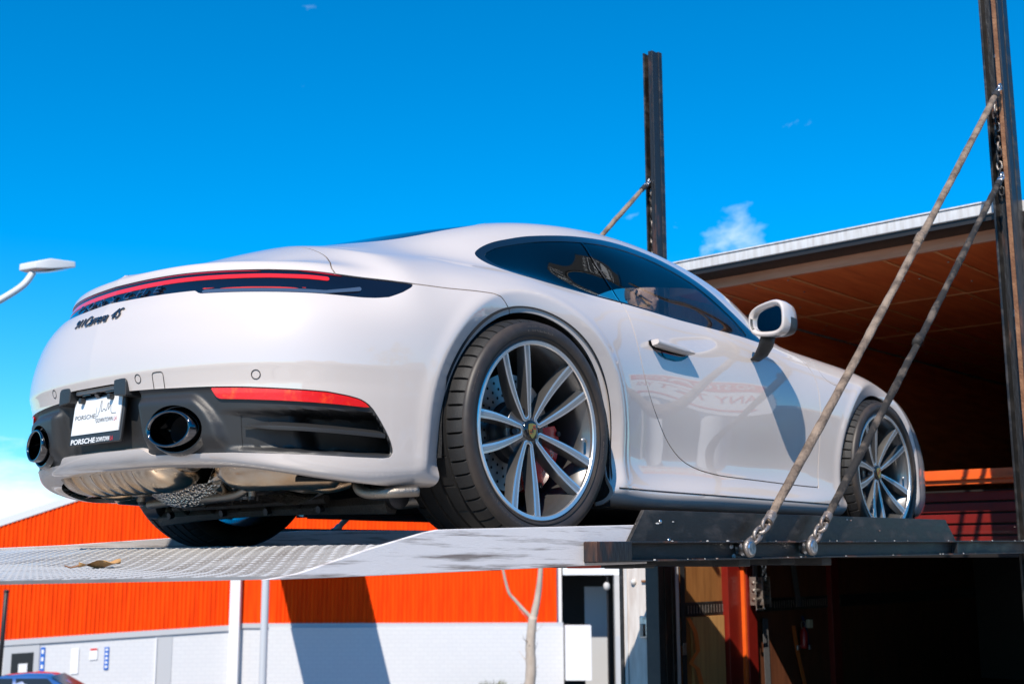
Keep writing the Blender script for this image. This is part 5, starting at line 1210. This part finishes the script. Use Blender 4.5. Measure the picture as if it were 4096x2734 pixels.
# wall signs
m_blue = M('sign_blue', (.01,.12,.50), .5); m_signw = M('sign_white', (.78,.78,.78), .5); m_signr = M('sign_red', (.60,.03,.03), .5)
def wsign(label, s0, s1, z0, z1, mat, marks):
    t = thing('wall_sign', label, 'sign', lw_((s0+s1)/2, .04, z0), 'signs on the white block wall')
    ob('board', lbox(s0, s1, .02, .05, z0, z1), mat, t)
    for a, b, c, d, mm in marks: ob('mark', lbox(s0+(s1-s0)*a, s0+(s1-s0)*b, .05, .056, z0+(z1-z0)*c, z0+(z1-z0)*d), mm, t)
mk = [(.25,.75,c,c+.10,m_signw) for c in (.08,.27,.46,.65,.84)]
wsign('narrow blue sign beside the door of the block wall', 9.05,9.25,-5.6,-3.75,m_blue,mk); wsign('narrow blue sign alone right of the red topped notice', 6.12,6.32,-5.0,-3.95,m_blue,mk)
wsign('white notice with a red top on the block wall', 6.65,7.0,-4.5,-3.95,m_signw,[(.05,.95,.80,.98,m_signr)]); wsign('tall plain white notice on the block wall', 7.5,7.85,-5.1,-3.9,m_signw,[])
# unseen canopy slab added to cast the diagonal shadow on the orange front
cn = thing('shadow_canopy', 'unseen canopy added to shade the orange front, with a grey post', 'canopy', bw(1, 4, BG))
ob('shadow_slab', bbox_(.15,4.3,.05,6.6,.02,.34), m_band, cn)
ob('post', cyl(bw(.97,6.3,BG+.3),bw(.97,6.3,.02),.17,16), M('post_grey', (.50,.52,.55), .5), cn, smooth=True, sharp=40)
ob('post', cyl(bw(3.5,6.3,.0),bw(3.5,6.3,-.45),.13,12), bpy.data.materials['post_grey'], cn, smooth=True, sharp=40)
# neighbouring loading bay right of the warehouse
nb = thing('loading_bay', 'pale loading bay with dark opening right of the orange wall', 'building', bw(17, -3, BG))
m_beige = M('pale_render', (.50,.48,.46), .7, var=(.40,.38,.36), vscale=1.5); m_void = M('bay_dark', (.03,.03,.032), .8)
ob('back_wall', bbox_(14.5,24,-6.3,-6,BG,2.6), m_void, nb); ob('lintel', bbox_(14.46,24,-.4,.0,-.95,2.6), m_wpaint, nb); ob('soffit', bbox_(14.5,24,-6,-.4,-.62,-.55), m_beige, nb)
ob('pier', bbox_(17.0,18.2,-.6,.1,BG,-.95), m_beige, nb); ob('pier', bbox_(18.5,20.5,-1.6,-.6,BG,-.95), m_beige, nb); ob('dado', bbox_(17.0,18.2,.1,.12,BG,-3.9), m_band, nb); ob('bay_door', bbox_(15.7,16.9,-3.2,-3.1,BG,-1.6), m_band, nb)
ob('low_wall', bbox_(14.5,15.75,.3,1.2,-5.9,-3.35), m_wpaint, nb); ob('red_sign', bbox_(17.75,18.1,.13,.16,-4.3,-4.1), m_signr, nb); ob('bollard', cyl(bw(17.9,1.0,BG),bw(17.9,1.0,-5.2),.1,12), m_yel, nb)
ob('wall_lamp', ellipsoid(bw(17.6,.25,-1.5),(.16,.16,.2)), m_wpaint, nb, smooth=True); ob('wall_lamp', ellipsoid(bw(16.6,.25,-1.5),(.16,.16,.2)), m_beige, nb, smooth=True)
ob('drain_pipe', cyl(bw(16.65,.1,BG),bw(16.65,.1,-.95),.04,8), m_cdark, nb)
# ------------------------------------------------------------------ tree with bare pale trunk
def tree(label, base, H, lean, seed, leaves=2600, spread=2.3, trunk_r=.17, bark=(.48,.40,.33), forks=None, tipsonly=False):
    random.seed(seed); np.random.seed(seed); b = np.array(base, float); t = thing('street_tree', label, 'tree', tuple(b))
    mb = bpy.data.materials.get('pale_bark') or M('pale_bark', bark, .85, var=(.34,.27,.21), vscale=7, stretch=(1,1,.4), bump=.6, bscale=30)
    ml = bpy.data.materials.get('leaf_green') or M('leaf_green', (.075,.10,.035), .6, var=(.12,.15,.05), vscale=3)
    tp_ = b+np.array([lean[0], lean[1], H]); mid = b+(tp_-b)*.5+np.array([.06,-.05,0])
    P = sp([b, b+(mid-b)*.5+np.array([.03,.02,0]), mid, mid+(tp_-mid)*.5+np.array([-.05,.03,0]), tp_], 6); ob('trunk', tube(P, np.linspace(trunk_r, trunk_r*.66, len(P))*np.random.uniform(.94,1.07,len(P)), 12, True, .03), mb, t, smooth=True)
    tips = []
    for i, fk in enumerate(forks or []):
        Q = sp([tp_-np.array([0,0,.1])]+[tp_+np.array(f_) for f_ in fk], 6); ob('limb', tube(Q, np.linspace(trunk_r*(.30 if i == 0 and tipsonly else .60), .03, len(Q)), 8, True, .03), mb, t, smooth=True); tips.append(Q[-1]); tips.append(Q[-1] if tipsonly else Q[len(Q)*2//3])
    tw = []
    for i in range(9):
        q0 = P[len(P)//2+random.randint(0, len(P)//2-1)]; a_ = random.uniform(0, 6.28); q1 = q0+np.array([math.cos(a_), math.sin(a_), .5])*random.uniform(.15,.4); q2 = q1+np.array([math.cos(a_+.5), math.sin(a_+.5), 1.1])*random.uniform(.1,.35); ob('twig', tube([q0, q1, q2], [.022,.012,.005], 5), mb, t, smooth=True)
    V = []; F = []
    cl = []
    for tp2 in tips:
        for k in range(7): cl.append((tp2+np.random.normal(0, spread*.42, 3)*np.array([1,1,.7])+np.array([0,0,spread*.25]), random.uniform(.35,.75)*spread*.42))
    for i in range(leaves):
        c, r = random.choice(cl); d = np.random.normal(0,1,3); d /= np.linalg.norm(d); p_ = c+d*r*random.random()**.4; _, u, v = frame(np.random.normal(0,1,3)); s = random.uniform(.05,.12); k = len(V); V += [p_-u*s, p_+v*s*.5, p_+u*s, p_-v*s*.5]; F.append((k,k+1,k+2,k+3))
    stuff(ob('crown', (np.array(V), F), ml, t)); return t
tree('slim tree with a pale bare trunk before the orange wall', (30.95,26.75,float(ground_z(31,26.7))), 3.85, (-.02,-.45), 3, leaves=420, spread=2.4, trunk_r=.24, forks=[[(-.45,.42,.55),(-.75,.6,1.1),(-1.1,.7,3.0),(-1.1,.7,5.6)],[(.12,-.15,.8),(.1,-.3,1.8),(.3,-.3,4.4),(.4,-.3,6.4)]], tipsonly=True)
# shrubs at the foot of the white wall
random.seed(9); np.random.seed(9); m_shrub = M('shrub_green', (.10,.11,.035), .7, var=(.20,.17,.07), vscale=4)
for i, (r0, wd, hh) in enumerate([(9.6,1.5,.95),(11.0,1.2,1.15),(12.3,1.3,1.0),(8.3,.9,.75)]):
    c = np.array(bw(r0, 1.4, -6.95)); t = thing('shrub', ['grassy shrub left of the tree trunk under the white wall','taller grassy shrub beside the tree trunk','grassy shrub right of the tree trunk','smallest grassy tuft far left under the white wall'][i], 'shrub', tuple(c), 'shrubs along the white wall'); V = []; F = []
    for k in range(700):
        a = random.uniform(0,6.28); rr = wd*.5*random.random()**.6; b = c+np.array([rr*math.cos(a), rr*math.sin(a), 0]); h = hh*random.uniform(.5,1.05)*(1-.45*(rr/wd*2)**2); o_ = np.array([math.cos(a),math.sin(a),0])*h*random.uniform(.0,.5); n = len(V); s = np.array([-math.sin(a), math.cos(a), 0])*.02
        V += [b-s, b+s, b+o_*.5+np.array([0,0,h*.65])+s*.6, b+o_+np.array([0,0,h])]; F.append((n,n+1,n+2,n+3))
    ob('blades', (np.array(V), F), m_shrub, t)
# ------------------------------------------------------------------ street lamp
lp = thing('street_lamp', 'pale street lamp with a flat head at the left edge', 'street lamp', (3.9,14.9,GZ)); m_lamp = M('lamp_grey', (.62,.62,.63), .45)
ob('pole', tube([(3.9,14.9,GZ-1.5),(3.9,14.9,2.0)], [.10,.075], 14), m_lamp, lp, smooth=True)
ob('arm', tube(sp([(3.9,14.9,2.0),(4.1,14.72,2.75),(4.5,14.4,3.25),(5.05,14.0,3.71),(5.36,13.95,3.98),(5.50,13.95,4.20)]), .05, 12), m_lamp, lp, smooth=True)
hd_ = loft([[(5.36,14.12,4.23),(5.44,13.78,4.23),(5.44,13.78,4.33),(5.36,14.12,4.33)],[(5.52,14.22,4.24),(5.66,13.66,4.24),(5.64,13.68,4.40),(5.52,14.20,4.40)],[(5.90,14.30,4.34),(6.06,13.72,4.34),(6.05,13.73,4.43),(5.90,14.29,4.43)],[(6.0,14.24,4.38),(6.10,13.84,4.38),(6.10,13.85,4.42),(6.0,14.23,4.42)]], True, True)
ob('head', hd_, m_lamp, lp, bev=.015); ob('lens', (np.array([(5.58,14.14,4.246),(5.68,13.74,4.246),(6.0,13.80,4.330),(5.88,14.22,4.330)])-[0,0,.022], [(0,1,2,3)]), M('lamp_lens', (.30,.19,.15), .25), lp)
# dark leaning sign post at the left edge
sg_ = thing('sign_post', 'thin dark leaning post at the lower left edge', 'post', (16.3,36.9,float(ground_z(16.3,36.9))))
ob('shaft', tube([(16.45,37.2,float(ground_z(16.3,36.9))),(16.28,36.75,-3.2),(16.12,36.33,-1.12)], .075, 10), m_cdark, sg_, smooth=True); ob('shaft_cap', ellipsoid((16.12,36.33,-1.12),(.09,.09,.06)), m_cdark, sg_, smooth=True)
# ------------------------------------------------------------------ parked cars
def parked(name, label, loc, rot, col, seed=0, group='cars parked in the street'):
    t = thing(name, label, 'car', (0,0,0), group); pm = M('car_paint_'+str(seed), col, .3, coat=1)
    def sec(x, hw, zb, zs, top):   # lower body section
        return [(x,-hw*.92,zb),(x,-hw,zb+.12),(x,-hw*1.0,zb+(zs-zb)*.6),(x,-hw*.95,zs),(x,-hw*.80,zs+.03),(x,0,top),(x,hw*.80,zs+.03),(x,hw*.95,zs),(x,hw,zb+(zs-zb)*.6),(x,hw,zb+.12),(x,hw*.92,zb)]
    L_ = [(-2.20,.72,.38,.80,.84),(-2.08,.84,.26,.92,.97),(-1.5,.90,.22,.96,1.02),(-.5,.91,.2,.94,1.0),(.5,.91,.2,.92,.98),(1.1,.90,.2,.90,.95),(1.7,.87,.22,.84,.90),(2.12,.78,.28,.74,.79),(2.25,.60,.38,.62,.66)]
    ob('body', loft([sec(*q) for q in L_], True, True), pm, t, smooth=True, sharp=50)
    def gsec(x, hb, zb, ht, zt): return [(x,-hb,zb),(x,-(hb+ht)/2*1.02,(zb+zt)/2),(x,-ht,zt-.03),(x,-ht*.85,zt),(x,0,zt+.02),(x,ht*.85,zt),(x,ht,zt-.03),(x,(hb+ht)/2*1.02,(zb+zt)/2),(x,hb,zb)]
    G = [(-1.75,.74,.95,.70,1.0),(-1.45,.78,.94,.64,1.25),(-1.0,.80,.93,.62,1.42),(-.3,.81,.92,.62,1.47),(.3,.81,.92,.60,1.44),(.75,.80,.91,.62,1.25),(1.25,.76,.90,.70,.95)]
    ob('roof', loft([gsec(*q) for q in G], True, True), pm, t, smooth=True, sharp=50)
    for sg in (-1, 1):
        for (xa, xb, xc, xd) in ((-1.40,-.52,-.60,-1.12),(-.44,.88,.42,-.50)):
            yb, yt = .812*sg, .655*sg; ob('side_window', (np.array([(xa,yb,.97),(xb,yb,.97),(xc,yt,1.37),(xd,yt,1.37)]), [(0,1,2,3)]), m_dkgl, t)
        for x in (-1.35, 1.38):
            wv = ob('wheel', lathe([(.17,-.10),(.20,-.115),(.30,-.11),(.325,-.08),(.325,.08),(.30,.11),(.2,.11)], 28, 'y', (x,.80*sg,.325)), m_tyre, t, smooth=True, sharp=40); ob('rim', lathe([(0,-.09*-sg),(.06,-.10*-sg),(.17,-.105*-sg),(.205,-.09*-sg)], 20, 'y', (x,.80*sg,.325)), m_lamp, wv, smooth=True)
        ob('headlight', ellipsoid((2.10,.62*sg,.66),(.14,.14,.06)), m_signw, t, smooth=True); ob('tail_light', ellipsoid((-2.14,.66*sg,.82),(.06,.13,.07)), m_signr, t, smooth=True)
        ob('door_mirror', ellipsoid((.72,.93*sg,1.0),(.06,.10,.07)), pm, t, smooth=True)
    ob('windscreen', (np.array([(1.20,-.68,.965),(1.20,.68,.965),(.44,.55,1.405),(.44,-.55,1.405)])+[.035,0,.02], [(0,1,2,3)]), m_dkgl, t); ob('rear_window', (np.array([(-1.70,.66,1.02),(-1.70,-.66,1.02),(-1.16,-.56,1.37),(-1.16,.56,1.37)])-[.05,0,-.02], [(0,1,2,3)]), m_dkgl, t)
    t.location = loc; t.rotation_euler = (0,0,rot); return t
pz = -3.42-1.49
parked('parked_car', 'dark blue parked car with only its roof showing at lower left', (15.25,31.9,-4.86), angR, (.03,.10,.30), 1)
parked('parked_car', 'white car parked across the street, mirrored in the door', (8.6,-9.2,GZ), math.radians(180), (.62,.62,.62), 2)
parked('parked_car', 'dark grey car parked across the street, mirrored in the door', (14.6,-9.3,GZ), math.radians(180), (.06,.06,.065), 3)
parked('parked_car', 'silver car parked farther along the street behind the viewer', (2.6,-9.3,GZ), math.radians(180), (.30,.31,.32), 4)
# no stopping sign on a stout post, seen mirrored in the door
NSX, NSY, NSZ = 2.72, -1.93, .765
ns = thing('no_stopping_sign', 'white and red no stopping sign on a pale post beside the truck', 'sign', (NSX,NSY,GZ)); tn = np.array([-.86,.51]); tx = np.array([-.51,-.86])
def nsp(VF, off=0):
    V = VF[0]; return np.stack([NSX+tx[0]*V[:,0]+tn[0]*(off+V[:,2]), NSY+tx[1]*V[:,0]+tn[1]*(off+V[:,2]), NSZ+V[:,1]], 1), VF[1]
ob('post', cyl((NSX-tn[0]*.092,NSY-tn[1]*.092,GZ),(NSX-tn[0]*.092,NSY-tn[1]*.092,.74),.085,24), m_lamp, ns, smooth=True, sharp=40)
ob('board', nsp(box((0,0,0),(.50,.29,.004))), m_signw, ns, bev=.002)
ob('red_panel', nsp(box((0,.097,.0035),(.47,.072,.001))), m_signr, ns); ob('lettering', nsp(xf(textmesh('NO STOPPING', .060, 0, 0, .95), None, (0,.097,0)), .0055), m_signw, ns); ob('lettering', nsp(textmesh('ANY TIME', .085, 0, 0, 1.0), .004), m_signr, ns)
VF = prism([(-.20,-.095),(-.15,-.072),(-.15,-.087),(.15,-.087),(.15,-.072),(.20,-.095),(.15,-.118),(.15,-.103),(-.15,-.103),(-.15,-.118)], 'z', 0, .001); ob('arrow', nsp(VF, .004), m_signr, ns)
# pole banner, seen mirrored in the rear side window
pb = thing('pole_banner', 'dark blue palm tree banner on a tall street pole right of the truck', 'banner', (4.6,-2.0,GZ)); m_ban = M('banner_blue', (.008,.02,.035), .7); m_banw = emissive(M('banner_white', (.80,.80,.80), .7), (1,1,1), 0)
BX, BY, BZ = 4.42, -1.56, 5.25
def bn(VF, off=0): V = VF[0]; return np.stack([BX-(off+V[:,2]), BY-V[:,0], BZ+V[:,1]], 1), VF[1]
ob('pole', cyl((4.5,-2.05,GZ),(4.5,-2.05,7.2),.07,16), m_cdark, pb, smooth=True, sharp=40)
for z in (-.82,.82): ob('bracket', cyl((4.45,-2.05,BZ+z),(4.45,-1.05,BZ+z),.012,8), m_cdark, pb, smooth=True)
ob('cloth', bn(box((0,0,0),(.82,1.6,.004))), m_ban, pb)
for (a, b, c, d) in ((-.30,.30,.36,.385),(-.30,.30,-.385,-.36),(-.30,-.275,-.36,.36),(.275,.30,-.36,.36)): ob('border', bn(bx(a,b,c,d,.003,.004)), m_banw, pb)
ob('print', bn(xf(textmesh('FIGUEROA', .135, 0, 0, 1), None, (0,.50,.004))), m_banw, pb); ob('print', bn(xf(textmesh('CORRIDOR', .135, 0, 0, 1), None, (0,-.50,.004))), m_banw, pb)
for px, pz_, s in ((-.08,.0,1.0),(.14,.08,.72)):
    ob('palm_trunk', bn(prism([(px-.016*s,pz_-.30*s),(px+.016*s,pz_-.30*s),(px+.012*s,pz_+.08*s),(px-.006*s,pz_+.08*s)], 'z', .003, .004)), m_banw, pb)
    for k in range(7):
        a = math.radians(-20+36.7*k); c, s_ = math.cos(a), math.sin(a); L0 = .17*s
        ob('palm_frond', bn(prism([(px,pz_+.08*s),(px+c*L0*.5-s_*.028*s,pz_+.08*s+s_*L0*.5+c*.028*s+.03*s),(px+c*L0,pz_+.08*s+s_*L0-.04*s),(px+c*L0*.5+s_*.020*s,pz_+.08*s+s_*L0*.5-c*.020*s+.01*s)], 'z', .003, .004)), m_banw, pb)
ob('hill', bn(prism([(-.27,-.35),(-.27,-.16),(-.1,-.10),(.06,-.22),(.14,-.26),(.27,-.12),(.27,-.35)], 'z', .003, .004)), m_banw, pb)
# buildings and trees across the street
for i, (x, wd, hh, cc) in enumerate([(-22,16,5.5,(.42,.36,.30)),(-5,15,4.2,(.30,.13,.09)),(12,17,6.0,(.48,.46,.43)),(30,16,4.8,(.36,.30,.24)),(48,18,5.8,(.40,.41,.42))]):
    t = thing('street_building', ['tan','brick red','pale grey','brown','blue grey'][i]+' low shop building across the street', 'building', (x+wd/2,-26,GZ), 'buildings across the street')
    ob('wall', bx(x,x+wd-.4,-32,-21.6,GZ,GZ+hh), M('street_wall_%d' % i, cc, .8, var=tuple(c*.75 for c in cc), vscale=1.2), t)
    ob('parapet', bx(x-.1,x+wd-.3,-21.6,-21.4,GZ+hh-.5,GZ+hh+.2), m_band, t)
    for k in range(int(wd/3.2)): wv = ob('window', bx(x+.8+k*3.2,x+3.0+k*3.2,-21.6,-21.55,GZ+.9,GZ+2.8), m_dkgl, t); ob('frame', bx(x+.7+k*3.2,x+3.1+k*3.2,-21.6,-21.53,GZ+2.8,GZ+2.95), m_lamp, wv)
for i, (x, s_) in enumerate([(-14,31),(3,32),(20,33),(34,34)]):
    tree('leafy street tree across the road before the %s shop building' % ['tan','brick red','pale grey','brown'][i], (x,-18.8,GZ+.1), 2.6, (.1,.1), s_, 1500, 2.2, .14, forks=[[(.5,.3,.8),(.8,.5,1.8)],[(-.5,-.2,.9),(-.8,-.3,2.0)],[(.1,-.5,1.0),(.1,-.6,2.2)]])
# ------------------------------------------------------------------ operator standing on the far side of the deck
def person(base, yaw_):
    b = np.array(base, float); t = thing('person', 'person in a light blue shirt with an earpiece seen through the car windows', 'person', tuple(b))
    Rz = rotm('Z', yaw_)
    def T(p_): return b+Rz@np.array(p_, float)
    def cap(p0, p1, r0, r1, n=14, k=9):
        p0, p1 = np.array(p0, float), np.array(p1, float); P = [p0+(p1-p0)*i/(k-1) for i in range(k)]; R = [r0+(r1-r0)*i/(k-1) for i in range(k)]
        d = (p1-p0)/np.linalg.norm(p1-p0); P = [p0-d*r0*.9]+[p0-d*r0*.6]+P+[p1+d*r1*.6]+[p1+d*r1*.9]; R = [r0*.4, r0*.8]+R+[r1*.8, r1*.4]; return tube(P, R, n)
    E_ = lambda c, r, M_=None: ellipsoid(c, r, M_, 24, 16)
    # x forward, y left, z up; feet at z=0, height about 1.72
    skin = [E_((.0,0,1.610),(.098,.076,.112)), E_((.022,0,1.560),(.078,.062,.085)), E_((.055,0,1.528),(.042,.040,.040)), E_((.088,0,1.590),(.014,.012,.026)), E_((.097,0,1.575),(.015,.013,.012)), E_((.080,0,1.545),(.016,.026,.010)), E_((.072,0,1.632),(.026,.052,.012)),
            E_((-.008,-.078,1.592),(.016,.010,.032)), E_((-.008,.078,1.592),(.016,.010,.032)), cap((-.030,0,1.40),(-.012,0,1.55),.060,.054), E_((-.03,0,1.37),(.085,.16,.07))]
    hands = []
    for sg in (-1, 1):
        sh = (-.03,.19*sg,1.38); el = (.02,.25*sg,1.10); wr = (.20,.23*sg,.97)
        skin += [cap(sh, el, .048, .040), cap(el, wr, .040, .027), E_((.245,.23*sg,.955),(.045,.020,.040))]
        for k, (dz, ln) in enumerate(((.028,.062),(.010,.070),(-.009,.066),(-.027,.052))):
            p0 = np.array((.280,.232*sg,.955+dz)); p1 = p0+np.array((ln*.5,.004*sg*-1,-.006)); p2 = p1+np.array((ln*.35,-.012*sg,-.020)); skin.append(tube([p0-[.02,0,0],p0,p1,p2],[.009,.0095,.0085,.0065],8))
        skin.append(tube([(.235,.215*sg,.985),(.262,.200*sg,.996),(.290,.192*sg,.990)],[.011,.0105,.008],8))
    V, F = join(skin); V = V@Rz.T+b
    m_skin = M('skin', (.64,.40,.29), .5, var=(.56,.32,.22), vscale=20); m_shirt = M('shirt_blue', (.10,.36,.52), .8, bump=.3, bscale=60); m_trou = M('trousers_dark', (.03,.035,.05), .85); m_hair = M('hair_short', (.20,.16,.135), .9, bump=.8, bscale=500); m_shoe = M('shoe_black', (.02,.02,.02), .6)
    def rem(o, vs, sm=8):
        r = o.modifiers.new('remesh', 'REMESH'); r.mode = 'VOXEL'; r.voxel_size = vs; r.use_smooth_shade = True; s = o.modifiers.new('smooth', 'SMOOTH'); s.iterations = sm; s.factor = .5; return o
    rem(ob('body', (V, F), m_skin, t, smooth=True), .006, 5)
    sh_ = [E_((-.03,0,1.26),(.115,.195,.16)), E_((-.02,0,1.08),(.112,.175,.20)), E_((-.03,0,1.375),(.090,.150,.065))]+[cap((-.03,.185*sg,1.375),(.0,.222*sg,1.22),.066,.062) for sg in (-1,1)]+[E_((-.028,0,1.425),(.075,.075,.022))]
    V, F = join(sh_); rem(ob('shirt', (V@Rz.T+b, F), m_shirt, t, smooth=True), .010, 6)
    tr_ = [E_((-.02,0,.93),(.115,.170,.12))]+[q for sg in (-1,1) for q in (cap((-.02,.09*sg,.90),(.01,.105*sg,.50),.088,.062), cap((.01,.105*sg,.50),(-.02,.11*sg,.08),.060,.048))]
    V, F = join(tr_); rem(ob('trousers', (V@Rz.T+b, F), m_trou, t, smooth=True), .012, 6)
    for sg in (-1, 1): ob('shoe', xf(ellipsoid((.05,.115*sg,.04),(.135,.048,.045),None,20,10), Rz, b), m_shoe, t, smooth=True)
    # cropped hair: cap over the skull, open over the face
    V, F = ellipsoid((-.008,0,1.618),(.1000,.0790,.1120), None, 40, 28); keep = []
    for f in F:
        c = V[list(f)].mean(0)
        if c[2] > 1.668-.35*max(0, -(c[0]-.045)) or (c[0] < -.070 and c[2] > 1.585): keep.append(f)
    ob('hair', xf((V, keep), Rz, b), m_hair, t, smooth=True)
    for sg in (-1, 1):
        ob('eye', xf(ellipsoid((.0855,.030*sg,1.610),(.009,.012,.009),None,12,8), Rz, b), m_txt_dk, t, smooth=True); ob('eyebrow', xf(ellipsoid((.089,.031*sg,1.630),(.007,.020,.005),None,12,6), Rz, b), m_hair, t, smooth=True)
    ob('lips', xf(ellipsoid((.0925,0,1.545),(.007,.022,.006),None,12,6), Rz, b), M('lips', (.40,.16,.13), .5), t, smooth=True)
    ep = ob('earpiece', xf(join([tube([(-.020,-.090,1.625),(-.030,-.092,1.600),(-.020,-.094,1.575),(.000,-.092,1.590)], .007, 8), tube([(.000,-.092,1.590),(.040,-.085,1.560),(.072,-.062,1.545)], [.006,.004,.004], 8)]), Rz, b), m_rubber, t, smooth=True)
    tt_m = M('tattoo_ink', (.06,.05,.06), .7); q = textmesh('Lily', .028, .0012, .2)[0:2]
    V = q[0]; o = np.stack([-.016+V[:,0], np.full(len(V), -.0585)-V[:,2], 1.478+V[:,1]], 1); ob('neck_tattoo', xf((o, q[1]), Rz, b), tt_m, t)
    return t
person((3.30,1.07,-.006), math.radians(-58))
